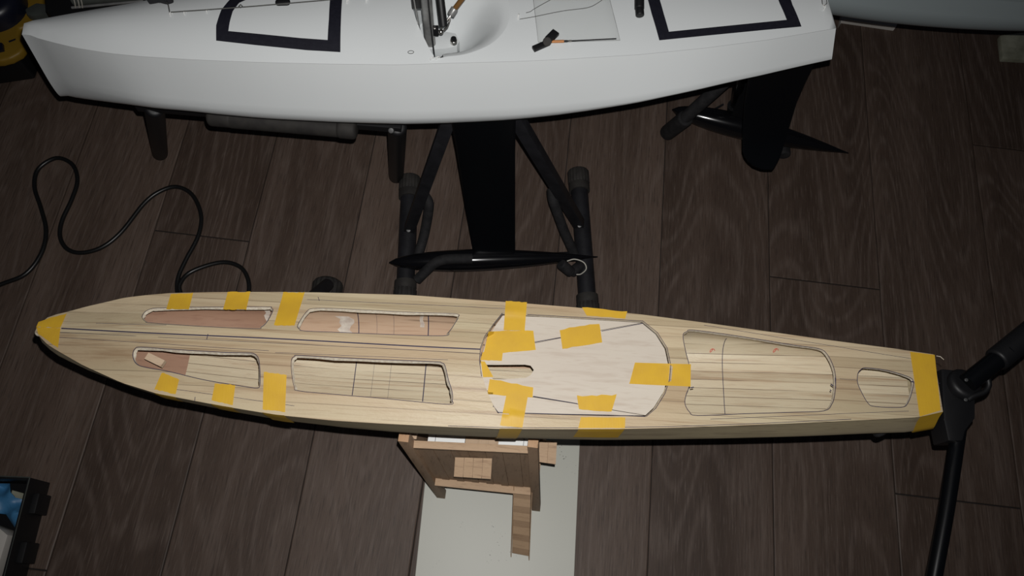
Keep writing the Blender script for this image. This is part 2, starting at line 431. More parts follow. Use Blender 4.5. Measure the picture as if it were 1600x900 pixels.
def sheet(outline, holes, zf, step, thick, lift=0, walls=None):
    """solid sheet over a 2D outline with holes; bottom edge of holes drawn in a little (bevelled cuts)"""
    V = []; Ed = []
    def addloop(P):
        s0 = len(V); V.extend([Vector((p[0], p[1])) for p in P]); n = len(P)
        Ed.extend([(s0+i, s0+(i+1) % n) for i in range(n)]); return list(range(s0, s0+n))
    loops = [addloop(outline)]+[addloop(h) for h in holes]
    xs = [p[0] for p in outline]; ys = [p[1] for p in outline]
    x = min(xs)+step*.937
    allp = [outline]+holes
    while x < max(xs):
        y = min(ys)+step*.5
        while y < max(ys):
            if inpoly(x, y, outline) and not any(inpoly(x, y, h) for h in holes):
                if all(segd(x, y, P) > step*.35 for P in allp): V.append(Vector((x, y)))
            y += step
        x += step
    vo, eo, fo, ov, oe, of = geometry.delaunay_2d_cdt(V, Ed, [], 0, 1e-6)
    bm = bmesh.new(); top = [bm.verts.new((v.x, v.y, zf(v.x, v.y)+lift)) for v in vo]; bot = [bm.verts.new((v.x, v.y, zf(v.x, v.y)+lift-thick)) for v in vo]
    for f in fo:
        cx = sum(vo[i].x for i in f)/len(f); cy = sum(vo[i].y for i in f)/len(f)
        ar = abs((vo[f[1]].x-vo[f[0]].x)*(vo[f[2]].y-vo[f[0]].y)-(vo[f[2]].x-vo[f[0]].x)*(vo[f[1]].y-vo[f[0]].y))
        if ar < 1e-4*max((vo[f[k]]-vo[f[k-1]]).length for k in range(3)): continue
        if inpoly(cx, cy, outline) and not any(inpoly(cx, cy, h) for h in holes):
            try:
                bm.faces.new([top[i] for i in f]); bm.faces.new([bot[i] for i in f][::-1])
            except ValueError: pass
    mp = {}
    for i, o in enumerate(ov):
        for q in o: mp[q] = i
    wf = []
    for lp_ in loops:
        n = len(lp_)
        for i in range(n):
            a, c = mp.get(lp_[i]), mp.get(lp_[(i+1) % n])
            if a is None or c is None or a == c: continue
            try: f = bm.faces.new((top[a], top[c], bot[c], bot[a])); f.material_index = 1 if lp_ is not loops[0] else 0
            except ValueError: pass
    for v in [v for v in bm.verts if not v.link_faces]: bm.verts.remove(v)
    bmesh.ops.recalc_face_normals(bm, faces=bm.faces[:])
    return bm
def drape(b, quad, n=(8, 8), off=.0005, jag=0):
    """tape / patch lying on the deck, corners given as photo pixels a b c d"""
    bm = bmesh.new(); a, c, d, e = [Vector(q) for q in quad]; G = []
    for i in range(n[0]+1):
        u = i/n[0]; row = []
        for j in range(n[1]+1):
            v = j/n[1]; p = (a*(1-u)+c*u)*(1-v)+(e*(1-u)+d*u)*v
            if jag and j in (0, n[1]): p = p+Vector((random.uniform(-.3, .3), random.uniform(-jag, jag)))
            q = b.P(p.x, p.y, off); q.z = b.zf(q.x, q.y)+off; row.append(bm.verts.new(q))
        G.append(row)
    for i in range(n[0]):
        for j in range(n[1]): bm.faces.new((G[i][j], G[i+1][j], G[i+1][j+1], G[i][j+1]))
    bmesh.ops.recalc_face_normals(bm, faces=bm.faces[:])
    if sum(f.normal.z for f in bm.faces) < 0: bmesh.ops.reverse_faces(bm, faces=bm.faces[:])
    return bm
def solid(o, t): 
    md = o.modifiers.new('thickness', 'SOLIDIFY'); md.thickness = t; md.offset = 1; return o
def line_on(b, pts, r=.0003, off=.0003):
    P = []
    for (x, y) in pts:
        q = b.P(x, y, off); q.z = b.zf(q.x, q.y)+off; P.append(q)
    return P

# ================================================================== WOODEN HULL
ZW = .44
A = up(56, 516, ZW); Bn = up(1471, 643, ZW); Bf = up(1461, 554, ZW); Bm = (Bn+Bf)/2
wb = Boat(A, Bm, ZW)
near_px = [(60, 524), (75, 539), (95, 551), (130, 571), (190, 598), (245, 615), (345, 634), (430, 648), (520, 657), (600, 662), (700, 667), (780, 670), (870, 670.5), (960, 670.5), (1050, 668.5), (1150, 665), (1250, 661), (1350, 656.5), (1435, 652), (1471, 643)]
far_px = [(57, 507), (64, 500), (85, 492), (106, 487), (135, 479), (170, 471), (195, 465), (230, 461), (265, 458), (330, 456.5), (420, 456), (500, 457), (640, 461), (720, 467), (820, 474), (900, 480.5), (1000, 491), (1100, 504), (1200, 518), (1300, 532), (1400, 545), (1461, 554)]
nt = [(0, -.002)]+[(wb.P(x, y).x, wb.P(x, y).y) for x, y in near_px]
ft = [(0, .004)]+[(wb.P(x, y).x, wb.P(x, y).y) for x, y in far_px]
nt[-1] = (wb.L+.001, nt[-1][1]); ft[-1] = (wb.L+.001, ft[-1][1])
wn = lambda x: lerp_tab(nt, x)
wf = lambda x: lerp_tab(ft, x)
arc_px = zz([(225, 172), (180, 228), (135, 295), (110, 360), (104, 430), (115, 510), (145, 600), (178, 675), (200, 712), (500, 720), (800, 727), (1000, 728), (1050, 685), (1100, 605), (1125, 530), (1131, 450), (1112, 360), (1060, 280), (985, 217), (700, 202), (450, 187)], 720, 440, 3.4625)
XA = wb.P(750, 560).x
def wz(x, y):
    yn, yf = wn(x), wf(x); c = (yn+yf)/2; h = max((yf-yn)/2, .003); v = max(-1, min(1, (y-c)/h))
    prof = (1-v*v)
    rid = .014*sst(.0, .3, x/XA)*sst(0, 1, 1-abs(v)**1.3) if True else 0
    fade = 1-sst(XA+.005, XA+.09, x)
    return rid*fade*(1 if x < XA+.09 else 0)+.0015*prof
# arc opening sits flat: zero camber past the front arc
wb.zf = wz
arc = [Vector((p.x, p.y)) for p in [wb.P(x, y) for x, y in arc_px]]
def wz2(x, y):
    return 0.0006 if inpoly(x, y, arc) else wz(x, y)
H1 = zz([(183, 240), (198, 208), (235, 187), (300, 178), (600, 173), (1000, 171), (1042, 178), (1052, 200), (1012, 270), (975, 302), (940, 312), (600, 298), (250, 275), (205, 265)], 180, 440, 4.287)
H4 = zz([(122, 485), (138, 452), (180, 443), (400, 458), (700, 475), (880, 480), (930, 487), (958, 520), (967, 600), (966, 688), (945, 706), (850, 695), (600, 655), (360, 600), (230, 578), (160, 560), (130, 530)], 180, 440, 4.287)
H2 = zz([(150, 248), (142, 225), (192, 150), (238, 127), (400, 129), (800, 149), (1090, 158), (1115, 178), (1095, 215), (1060, 265), (1022, 290), (700, 282), (400, 270), (180, 261)], 430, 450, 3.912)
H3 = zz([(103, 445), (122, 422), (160, 416), (500, 435), (950, 452), (1015, 460), (1035, 480), (1055, 560), (1077, 630), (1078, 682), (1050, 706), (700, 675), (400, 650), (150, 627), (120, 602), (104, 520)], 430, 450, 3.912)
H5 = zz([(67, 130), (90, 108), (130, 99), (400, 135), (700, 184), (850, 205), (900, 240), (935, 310), (948, 380), (942, 470), (925, 525), (880, 563), (700, 571), (410, 580), (150, 590), (105, 570), (78, 522), (85, 470), (100, 430), (108, 360), (100, 290), (82, 220)], 1050, 490, 3.721)
H6 = zz([(1082, 350), (1100, 325), (1130, 315), (1250, 330), (1370, 366), (1402, 395), (1395, 450), (1370, 520), (1330, 545), (1180, 540), (1140, 520), (1102, 455), (1080, 400)], 1050, 490, 3.721)
holes = []
for Hh in (H1, H4, H2, H3, H5, H6):
    q = [wb.P(x, y) for x, y in Hh]; holes.append([Vector((p.x, p.y)) for p in smooth_closed([(p.x, p.y) for p in q], 3)])
out = []
for i in range(121): x = wb.L*i/120; out.append((x, wn(x)))
out += [(wb.L*i/120, wf(wb.L*i/120)) for i in range(120, -1, -1)]
arc_s = []
for i in range(len(arc)):
    a, c = arc[i], arc[(i+1) % len(arc)]
    for k in range(3): arc_s.append(a.lerp(c, k/3))
WB = thing('wooden_boat_hull', 'unfinished pale balsa model yacht hull patched with yellow tape', 'model boat', wb.O, wb.ang)
# wooden hull skins
botpx = [(50, 530), (75, 543), (130, 577), (250, 621), (345, 640), (430, 656), (520, 666), (600, 675), (720, 682), (870, 687), (960, 688), (1120, 686), (1280, 682), (1400, 675), (1463, 666), (1490, 663)]
TH = .0032
wh = Hull(wb, wn, wf, None, lambda x: .45+.2*sst(.3, .8, x/wb.L), lambda x: .75-.2*sst(.1, .7, x/wb.L), botpx, None, -TH+.0002,
          fixedD=lambda x: .035+.05*sst(0, .35, x/wb.L)-.03*sst(.55, 1, x/wb.L))
Dw = wh.D
wsh = lambda x, f: .016*f*sst(wb.L-.1, wb.L, x)
obj('hull', wh.mesh(.0004, shift=wsh), m_topside, WB, 50)
lb = wh.mesh(.003, .012, wb.L-.004, close=False)
XP = wb.P(264, 560).x; XQ = wb.P(432, 480).x
for f in lb.faces:
    c = f.calc_center_median()
    if c.x < XP: f.material_index = 1
    elif c.y > (wn(c.x)+wf(c.x))/2+.010 and c.x < .72: f.material_index = 1 if c.x < XQ else 2
bmesh.ops.reverse_faces(lb, faces=lb.faces[:])
obj('hull_lining', lb, [m_lining, m_pink, m_tan], WB, 60, label='planked inside of the hull seen through the deck openings')
# deck sheet
db = sheet(out, holes+[arc_s], wz, .008, TH)
# draw the lower edge of each opening inward: bevelled raw cuts
hc = [(sum((p for p in h), Vector((0, 0)))/len(h), h) for h in holes]
for v in db.verts:
    if v.co.z < wz(v.co.x, v.co.y)-TH*.9:
        for ih, (c, h) in enumerate(hc):
            for p in h:
                if abs(p.x-v.co.x)+abs(p.y-v.co.y) < 1e-5:
                    k = [q for q in range(len(h)) if h[q] == p][0]; a = h[k-1]; d = h[(k+1) % len(h)]; t = (d-a).normalized(); nrm = Vector((-t.y, t.x))
                    if not inpoly(p.x+nrm.x*.001, p.y+nrm.y*.001, h): nrm = -nrm
                    wdt = (.0016 if nrm.y < .3 else .0003) if ih < 4 else .0003
                    v.co.x += nrm.x*wdt*random.uniform(.6, 1.3); v.co.y += nrm.y*wdt*random.uniform(.6, 1.3); break
obj('deck', db, [m_deck, m_cut], WB, 35)
# ply insert of the cockpit opening
def Pz(l): return [Vector((p.x, p.y)) for p in [wb.P(x, y) for x, y in zz(l, 720, 440, 3.4625)]]
def inset_poly(P, d):
    c = sum((Vector(p) for p in P), Vector((0, 0)))/len(P)
    return [Vector(p)+(c-Vector(p)).normalized()*d for p in P]
center = Pz([(112, 387), (118, 378), (400, 327), (700, 274), (980, 224), (1055, 285), (1104, 362), (1124, 450), (1118, 530), (1095, 600), (1045, 680), (1000, 722), (800, 688), (600, 653), (390, 617), (142, 575), (116, 510), (107, 430)])
slot = Pz([(128, 428), (200, 430), (350, 438), (380, 446), (397, 470), (380, 498), (350, 512), (180, 514), (160, 490)])
tri_far = Pz([(975, 222), (700, 206), (450, 191), (228, 178), (184, 232), (140, 298), (119, 366), (400, 324), (700, 271)])
tri_near = Pz([(144, 580), (390, 621), (600, 657), (800, 692), (990, 723), (800, 722), (500, 716), (208, 708), (182, 672), (152, 610)])
flat0 = lambda x, y: 0.0
obj('cockpit_panel', sheet(center, [slot], flat0, .02, .0016), [m_ply, m_cut], WB, 30, label='pale plywood panel with a round-ended slot')
obj('side_panel', sheet(tri_far, [], flat0, .02, .0016), [m_ply, m_cut], WB, 30)
obj('side_panel', sheet(tri_near, [], flat0, .02, .0016), [m_ply, m_cut], WB, 30)
wb.zf = wz2
# seam and pencil lines
def pline(px, r=.00035, name='pencil_line', off=.0002, mat=None):
    P = line_on(wb, px, r, off); b_ = tb(P, r, n=6, flat=.5); return obj(name, b_, mat or m_pencil, WB)
cl = []
for i in range(60):
    t = i/59; px = 96+(751-96)*t; py = 513+(545.5-513)*t+1.2*math.sin(t*9)*.4
    cl.append((px, py))
pline(cl, .0007, 'centre_seam')
pline([(325, 522), (323, 530)], .0004)
for Hh, k in ((H1, 1.045), (H4, 1.04), (H2, 1.03), (H3, 1.03), (H5, 1.012), (H6, 1.0)):
    cx = sum(p[0] for p in Hh)/len(Hh); cy = sum(p[1] for p in Hh)/len(Hh)
    L = smooth_closed([(cx+(x-cx)*1.008, cy+(y-cy)*k) for x, y in Hh], 4); L.append(L[0])
    pline([(p.x, p.y) for p in L], .00038)
for seg in (zz([(225, 170), (180, 226), (130, 295), (106, 360), (101, 430), (112, 510), (142, 600), (175, 675), (200, 705)], 720, 440, 3.4625),
            zz([(1003, 730), (1055, 685), (1105, 605), (1130, 530), (1136, 450), (1116, 358), (1064, 276), (985, 213), (700, 197), (360, 178)], 720, 440, 3.4625),
            zz([(200, 707), (500, 716), (800, 722), (1000, 730)], 720, 440, 3.4625)):
    pline(seg, .00035)
pline(zz([(400, 327), (540, 302)], 720, 440, 3.4625)); pline(zz([(762, 268), (985, 226)], 720, 440, 3.4625)); pline(zz([(392, 620), (630, 660)], 720, 440, 3.4625))
for a, c in (((92, 519), (750, 552)), ((92, 527), (420, 548)), ((430, 551), (700, 562)), ((250, 605), (460, 634)), ((480, 468), (790, 482)), ((1110, 655), (1420, 642)), ((1312, 592), (1340, 594)), ((1428, 597), (1469, 599)), ((150, 505), (260, 508)), ((1100, 508), (1440, 563))):
    pline([(a[0]+(c[0]-a[0])*i/12, a[1]+(c[1]-a[1])*i/12+random.uniform(-.2, .2)) for i in range(13)], .00022, 'plank_seam')
pline([(700, 667-1.8), (780, 668), (900, 668.5), (1050, 666.5), (1200, 661), (1330, 655)], .0003)
for a, c, r_ in (((1298, 600), (1302, 603), .0007), ((1297, 609), (1299, 611), .0006), ((1079, 606), (1084, 605), .0006), ((1424, 596), (1428, 597), .0007), ((1305, 590), (1306, 606), .0004), ((754, 553), (752, 548), .0004), ((304, 627), (305, 620), .0003), ((497, 464), (499, 470), .0003)):
    pline([a, ((a[0]+c[0])/2, (a[1]+c[1])/2), c], r_)
# things inside, seen through the openings
def inner(px, py, dz):        # local point at depth dz under the deck
    return wb.loc(up(px, py, ZW+dz))
bp = inner(243, 563, -.02)
blk = bmesh.new(); bx(blk, (0, 0, 0), (.021, .008, .006), None)
for v in blk.verts: v.co = Matrix.Rotation(math.radians(-22), 3, 'Z') @ v.co + bp
obj('wood_offcut', blk, m_block, WB)
# ring frames across the inner bottom
def rib(xl, wdt, mat, lab='rib_line', rng=(8, 36)):
    bm = bmesh.new(); ring = []
    for xx in (xl-wdt/2, xl+wdt/2):
        S_ = wh.sec(xx, .0035); ring.append([bm.verts.new((xx+(random.uniform(-.3, .3)*wdt if mat is m_putty else 0), y, z+.0003)) for y, z in S_[rng[0]:rng[1]]])
    for k in range(len(ring[0])-1): bm.faces.new((ring[0][k], ring[1][k], ring[1][k+1], ring[0][k+1]))
    return obj(lab, bm, mat, WB)
for px, wd in ((528, .001), (651, .0012), (1161, .0008), (560, .0003), (590, .0003)):
    rib(wb.P(px, 600).x, wd, m_pencil)
for px, wd in ((390, .006), (650, .004), (518, .016)): rib(wb.P(px, 500).x, wd, m_putty, 'filler_patch', (29, 37) if px != 518 else (27, 33))
for (x, y) in ((1112, 548), (1211, 548)):
    q = inner(x, y, -.03)
    for _ in range(8): q = wb.loc(up(x, y, ZW+wh.zat(q.x, q.y, .003)))
    pts = [q+Vector((.0035*math.cos(a)*(1-a/9), .002*math.sin(a*1.3), .0)) for a in [k*.7 for k in range(9)]]
    for p in pts: p.z = wh.zat(p.x, p.y, .003)+.0008
    obj('red_mark', tb(pts, .0004, n=6), m_ink, WB)
# ---------------- yellow tapes
def sidept(x, k, side, off=.0007):
    S_ = wh.sec(x, -off); k = min(k, 20); a = int(k); f = k-a; y = S_[a][0]*(1-f)+S_[a+1][0]*f; z = S_[a][1]*(1-f)+S_[a+1][1]*f
    return Vector((x+wsh(x, min(1, (wh.ztop-z)/wh.D(x))), y, z))
TCOUNT = [0]
def tape(quad, wrap=None, side=-1, jag=1.2, n=(8, 8)):
    TCOUNT[0] += 1; off = .0005+.0004*(TCOUNT[0] % 4)
    q = drape(wb, quad, n, off, jag*.6)
    if wrap:
        (xa, xb, xa2, xb2, kmax) = wrap; G = []
        for i in range(7):
            t = i/6; row = []
            for j in range(8):
                s_ = j/7; x = (xa*(1-t)+xb*t)*(1-s_)+(xa2*(1-t)+xb2*t)*s_
                row.append(q.verts.new(sidept(x, kmax*s_, side) if j else Vector((x, (wn(x) if side < 0 else wf(x)), wz(x, wn(x) if side < 0 else wf(x))+off))))
            G.append(row)
        for i in range(6):
            for j in range(7): q.faces.new((G[i][j], G[i+1][j], G[i+1][j+1], G[i][j+1]))
    return obj('tape_strip', q, m_tape, WB, 50)
z1 = lambda l: zz(l, 180, 440, 4.287)
z3 = lambda l: zz(l, 720, 440, 3.4625)
tape(z1([(372, 84), (522, 76), (494, 187), (342, 184)]))
tape(z1([(754, 70), (905, 68), (878, 187), (722, 187)]))
tape([(443, 456.5), (476, 457), (460, 509), (428, 508)])
xl = lambda px, py: wb.P(px, py).x
tape(z1([(312, 608), (428, 655), (405, 755), (262, 722)]), (xl(241, 609), xl(274, 616), xl(241, 609), xl(274, 616), 6))
tape(z1([(668, 682), (805, 692), (787, 828), (645, 795)]), (xl(330, 627), xl(364, 633), xl(330, 627), xl(364, 633), 6))
tape(z1([(995, 605), (1148, 625), (1138, 872), (988, 858)]), (xl(410, 643), xl(445, 648), xl(410, 643), xl(445, 648)  , 8), n=(8, 12))
z5 = lambda l: zz(l, 30, 440, 5)
tape(z5([(152, 312), (372, 246), (322, 361), (134, 352)]))
tape(z5([(134, 355), (322, 364), (303, 520), (148, 408)]))
tape([(1422, 549.5), (1460.5, 554.5), (1470, 641), (1437, 651)], (xl(1437, 651), wb.L-.0005, xl(1437, 651)+.006, wb.L-.0005, 14), n=(6, 14), jag=0)
tape(z3([(108, 430), (130, 432), (176, 516), (120, 517)]), jag=.2)
tape(z3([(243, 103), (358, 113), (345, 268), (232, 262)]))
tape(z3([(150, 268), (392, 265), (405, 368), (122, 395)]))
tape(z3([(118, 382), (228, 378), (222, 428), (107, 424)]))
tape(z3([(535, 260), (750, 225), (765, 328), (550, 362)]), jag=2)
tape(z3([(655, 138), (900, 163), (890, 198), (682, 185)]))
tape(z3([(942, 438), (1245, 447), (1243, 568), (912, 553)]), jag=.2)
tape(z3([(157, 525), (392, 572), (388, 628), (143, 608)]))
tape(z3([(256, 568), (366, 602), (333, 790), (212, 778)]), (xl(781, 670), xl(816, 670), xl(774, 670), xl(806, 670), 15), n=(8, 12))
tape(z3([(628, 618), (843, 612), (815, 705), (640, 693)]), jag=2)
tape(z3([(650, 733), (890, 735), (888, 792), (636, 792)]), (xl(904, 670), xl(976, 670), xl(902, 670), xl(975, 670), 5), n=(10, 6), jag=.4)
# loose paper shavings at the transom and bow tip
q = wb.P(1463, 556); obj('wood_splinter', tb([q, q+Vector((.004, -.001, .001)), q+Vector((.008, -.004, .0))], .0004, n=5), m_cut, WB)
q = wb.P(57, 517); obj('bow_tip', rounded(q+Vector((-.003, 0, -.006)), q+Vector((.006, 0, -.004)), .0045, .003), m_cut, WB, 60)

# ================================================================== WHITE BOAT
ZB = .49
O2 = Vector((-.622, .566, ZB)); E2 = Vector((.364, .756, ZB))
vb = Boat(O2, E2, ZB)
npx = [(42, 53), (60, 60), (90, 68), (120, 75), (170, 83), (220, 88), (300, 93), (400, 97), (500, 99.5), (620, 101), (720, 98), (800, 96), (870, 93), (1000, 85), (1100, 75), (1200, 62), (1312, 43)]
vt = [(0, -.0075)]+[(vb.P(x, y).x, vb.P(x, y).y) for x, y in npx if vb.P(x, y).x > .003]
vn = lambda x: lerp_tab(vt, min(x, vb.L))
vfar_t = [(0, .009), (.01, .013), (.05, .021), (.08, .027), (.12, .034), (.18, .047), (.28, .06)]
vf = lambda x: lerp_tab(vfar_t, x) if x < .28 else max(-vn(x), .0) if x > .4 else (.06*(1-sst(.28, .4, x))+(-vn(x))*sst(.28, .4, x))
def vz(x, y):
    yn, yf = vn(x), vf(x); c = (yn+yf)/2; h = max((yf-yn)/2, .004); v = max(-1, min(1, (y-c)/h))
    return (.014*(1-.5*sst(.35, .6, x/vb.L)))*(1-v*v)*(.35+.65*sst(0, .12, x))
vb.zf = vz
rec_px = [(640, -8), (650, 30), (664, 62), (680, 89), (700, 88), (725, 85), (750, 77), (772, 65), (790, 45), (797, 22), (792, -5), (775, -25), (740, -38), (700, -42), (665, -38), (645, -25)]
rec = smooth_closed([(vb.P(x, y).x, vb.P(x, y).y) for x, y in rec_px], 3)
vout = [(vb.L*i/100, vn(vb.L*i/100)) for i in range(101)]+[(vb.L*i/100, vf(vb.L*i/100)) for i in range(100, -1, -1)]
VB = thing('white_yacht_hull', 'glossy white model yacht with black tape frames on its deck', 'model boat', vb.O, vb.ang)
botv = [(97, 147), (140, 155), (240, 168), (400, 185), (560, 193), (680, 194), (800, 188), (900, 177), (1000, 160), (1100, 138), (1200, 115), (1303, 90)]
vh = Hull(vb, vn, vf, lambda x: .003+.014*sst(0, .14, x/vb.L)+.011*sst(.05, .5, x/vb.L)-.010*sst(.75, 1, x/vb.L), lambda x: .62+.2*sst(.5, 1, x/vb.L), lambda x: .7-.15*sst(.1, .5, x/vb.L), botv, lambda x: .02, -.0006)
Dv = vh.D
vsh = lambda x, f: -.017*f*(1-sst(0, .1, x))+.009*f*sst(vb.L-.12, vb.L, x)
obj('hull', vh.mesh(.0002, shift=vsh), m_white, VB, 50)
obj('deck', sheet(vout, [rec], vz, .010, .0008), [m_white, m_white], VB, 35)
# mast recess: smooth bowl, steep at its forward wall
cen = Vector((vb.P(672, 76, -.07).x, 0.0)); bm = bmesh.new(); rings = []; NR = 14
DEP = .062
for k in range(NR+1):
    s_ = k/NR; R = []
    for ip, p in enumerate(rec):
        fwd_ = 1 if ip <= 7 or ip >= len(rec)-4 else max(0, 1-(ip-7)/4) if ip < 12 else max(0, 1-(len(rec)-4-ip)/4)
        ztop = vz(p.x, p.y)-.0002
        fwd = sst(.02, -.01, p.x-cen.x) if False else max(0, min(1, (cen.x+.012-p.x)/.02))
        c0 = Vector((cen.x+.012, -.006))
        q = p.lerp(c0, s_)
        g_soft = .5-.5*math.cos(math.pi*min(1, s_*1.25)); g_hard = min(1, s_*9)
        nearw = max(0, min(1, (-(p.y)-.02)/.02))*max(0, min(1, (cen.x+.05-p.x)/.03))
        g = g_soft*(1-fwd_)+g_hard*fwd_
        R.append(bm.verts.new((q.x, q.y, ztop*(1-g)-DEP*g)))
    rings.append(R)
for a, c in zip(rings, rings[1:]):
    n = len(a)
    for i in range(n): bm.faces.new((a[i], a[(i+1) % n], c[(i+1) % n], c[i]))
bm.faces.new(rings[-1])
bmesh.ops.recalc_face_normals(bm, faces=bm.faces[:])
if sum(f.normal.z for f in bm.faces) < 0: bmesh.ops.reverse_faces(bm, faces=bm.faces[:])
obj('mast_recess', bm, m_white, VB, 45)
def VP(px, py, dz=0):
    return vb.loc(up(px, py, ZB+dz))
# raised white step with knob in the recess
stp = [VP(x, y, -.03) for x, y in ((667, 76), (680, 77), (700, 75), (714, 71), (718, 64), (712, 52), (690, 48), (668, 50))]
bm = bmesh.new(); prism(bm, [(p.x, p.y) for p in stp], -.055, -.030); bevel(bm, .001)
obj('mast_step', bm, m_white, VB, 30)
k0 = VP(709, 66, -.028)
obj('deck_screw', rounded(k0+Vector((0, 0, -.002)), k0+Vector((0, 0, .0045)), .0045, .001), m_sst, VB, 40)
obj('screw_cap', tube(bmesh.new(), [k0+Vector((0, 0, .0045)), k0+Vector((0, 0, .0075))], .0036), m_plastic, VB, 40)
# tape frames
def frame(outer, innr, name='tape_frame'):
    bm = bmesh.new(); n = len(outer); O = []; I = []
    def dens(P):
        r = []
        for i in range(len(P)):
            a, c = Vector(P[i]), Vector(P[(i+1) % len(P)])
            for k in range(8): r.append(a.lerp(c, k/8))
        return r
    for a, c in zip(dens(outer), dens(innr)):
        row = []
        for k in range(4):
            p = a.lerp(c, k/3); row.append(bm.verts.new((p.x, p.y, vz(p.x, p.y)+.0006)))
        O.append(row)
    N = len(O)
    for i in range(N):
        for k in range(3): bm.faces.new((O[i][k], O[(i+1) % N][k], O[(i+1) % N][k+1], O[i][k+1]))
    bmesh.ops.recalc_face_normals(bm, faces=bm.faces[:])
    if sum(f.normal.z for f in bm.faces) < 0: bmesh.ops.reverse_faces(bm, faces=bm.faces[:])
    return obj(name, bm, m_btape, VB)
fp = lambda l: [(vb.P(x, y).x, vb.P(x, y).y) for x, y in l]
frame(fp([(338, 64), (338, 40), (346, 16), (362, -3), (385, -14), (536, -14), (533, 30), (532, 82), (480, 79), (400, 71)]),
      fp([(357, 49), (359, 36), (364, 18), (374, 5), (392, -3), (516, -3), (514, 30), (512, 63), (470, 60), (400, 53)]))
frame(fp([(1030, 63.5), (1018, 22), (1006, -20), (1225, -26), (1238, 8), (1252, 42)]),
      fp([(1045, 50), (1037, 22), (1027, -12), (1208, -18), (1218, 6), (1229, 31.5)]))
# clear film patch with its edges
fq = [(833, -2), (952, -4), (969, 63), (841, 66)]
solid(obj('clear_patch', drape(vb, fq, (8, 8), .0003), m_film, VB, 40), .0001)
def vline(px, r, name, mat, off=.0004, lift=None):
    P = []
    for i, (x, y) in enumerate(px):
        o_ = off+(lift[i] if lift else 0); q = vb.P(x, y, o_); P.append(q)
    return obj(name, tb(P, r, n=6), mat, VB)
vline([(833, -2), (837, 30), (841, 66), (905, 65), (969, 63), (962, 35), (952, -4)], .00022, 'patch_edge', m_cord)
vline(smooth_open([(822, 20), (829, 18), (833, 15), (845, 8), (865, -3)], 4), .0004, 'thin_line', m_cord, .002)
vline(smooth_open([(812, 30), (835, 26), (880, 17), (918, 12), (935, 4), (944, -3)], 4), .0004, 'thin_line', m_cord, .002)
def ring(p, R, r, axis=0, name='deck_eye', mat=None, par=None):
    pts = []
    for k in range(13):
        a = -.4+k/12*(math.pi+.8); pts.append(Vector((math.cos(a)*R*math.cos(axis), math.cos(a)*R*math.sin(axis), math.sin(a)*R*1.2))+p)
    return obj(name, tb(pts, r, n=7), mat or m_eye, VB, 60)
for x, y in ((267, 22), (289, 20), (324, 17), (543, 2), (573, 1)):
    ring(vb.P(x, y, .001), .0022, .0006, 1.2)
ring(vb.P(810, 26, .001), .003, .0007, 1.3)
ring(vb.P(675, 92, .001), .0022, .0007, .5); ring(vb.P(684, 91, .001), .0022, .0007, .5)
ring(vb.P(1288, 12, .001), .003, .0007, 1.3)
vline([(1284, -3), (1285, 6), (1288, 9), (1292, 5), (1291, -3)], .0005, 'wire_shackle', m_sst, .004)
q = vb.P(642, 82, .0003); obj('deck_ring', tb([q+Vector((math.cos(a)*.0035, math.sin(a)*.0022, .0006)) for a in [k*math.pi/8 for k in range(17)]], .0004, n=6), m_cord, VB, 60)
vline([(267, 19), (320, 15.5), (400, 9.5), (440, 6), (500, 1), (540, -3)], .0007, 'jib_line', m_cord, .004)
vline([(265, 19), (263, 8), (255, -4)], .0007, 'jib_line', m_cord, .004)
vline([(373, 10), (376, 7), (379, 10), (376, 12), (373, 10)], .0007, 'line_knot', m_cord, .004)
q = vb.P(442, 4, .001); b_ = rounded(q+Vector((-.009, 0, .001)), q+Vector((.009, 0, .001)), .005, .004); 
for v in b_.verts: v.co.z = (v.co.z-q.z)*.5+q.z
obj('line_bead', b_, m_plastic, VB, 60)
# mast, rigging
mf = VP(674, 84, -.05)
bm = bmesh.new(); tube(bm, [mf+Vector((0, 0, -.01)), mf+Vector((-.004, .0, .6))], .0060, n=20, flat=1.15); obj('mast', bm, m_alu, VB, 40)
sw = VP(659, 40, -.02)
bm = bmesh.new(); beam(bm, mf+Vector((-.010, .0, .004)), mf+Vector((-.018, .0, .16)), .007, .0015, (1, 0, 0)); obj('mast_track', bm, m_alu, VB)
bm = bmesh.new(); bx(bm, mf+Vector((-.0125, .004, .105)), (.012, .012, .04)); bevel(bm, .0015); obj('gooseneck', bm, m_plastic, VB, 30)
sh0 = vb.P(679, 89, .001)
obj('shroud', tb([sh0, sh0+Vector((-.002, .012, .05)), sh0+Vector((-.006, .04, .3))], .0008, n=6), m_plastic, VB)
vg = VP(693, 42, .02); vg2 = VP(688, 0, .04)
bm = rounded(vg, vg2+(vg2-vg)*1.2, .0052, .001); obj('vang_sleeve', bm, m_plastic, VB, 40)
bm = bmesh.new(); bx(bm, VP(681, 48, .01), (.007, .007, .012)); bevel(bm, .001); obj('shroud_clamp', bm, m_plastic, VB, 30)
obj('clamp_screw', rounded(VP(679, 45, .014), VP(679, 43, .018), .0018, .0004), m_sst, VB, 40)
t0 = VP(690, 50, .015); t1 = VP(700, 33, .02); t2 = VP(704, 24, .024); t3 = VP(711, 13, .03); t4 = VP(730, -12, .05)
obj('turnbuckle', rounded(t2, t3, .0048, .001), m_alu, VB, 40)
fk = bmesh.new()
for s_ in (-1, 1): tube(fk, [t0+Vector((s_*.001, 0, 0)), (t0+t1)/2+Vector((s_*.0035, 0, 0)), t1+Vector((s_*.002, 0, 0)), t2], .0013, n=8)
obj('turnbuckle_fork', fk, m_sst, VB, 60)
bm = bmesh.new(); bmesh.ops.create_icosphere(bm, subdivisions=2, radius=.0035)
for v in bm.verts: v.co += VP(689, 50, .015)
obj('ball_joint', bm, m_sst, VB, 60)
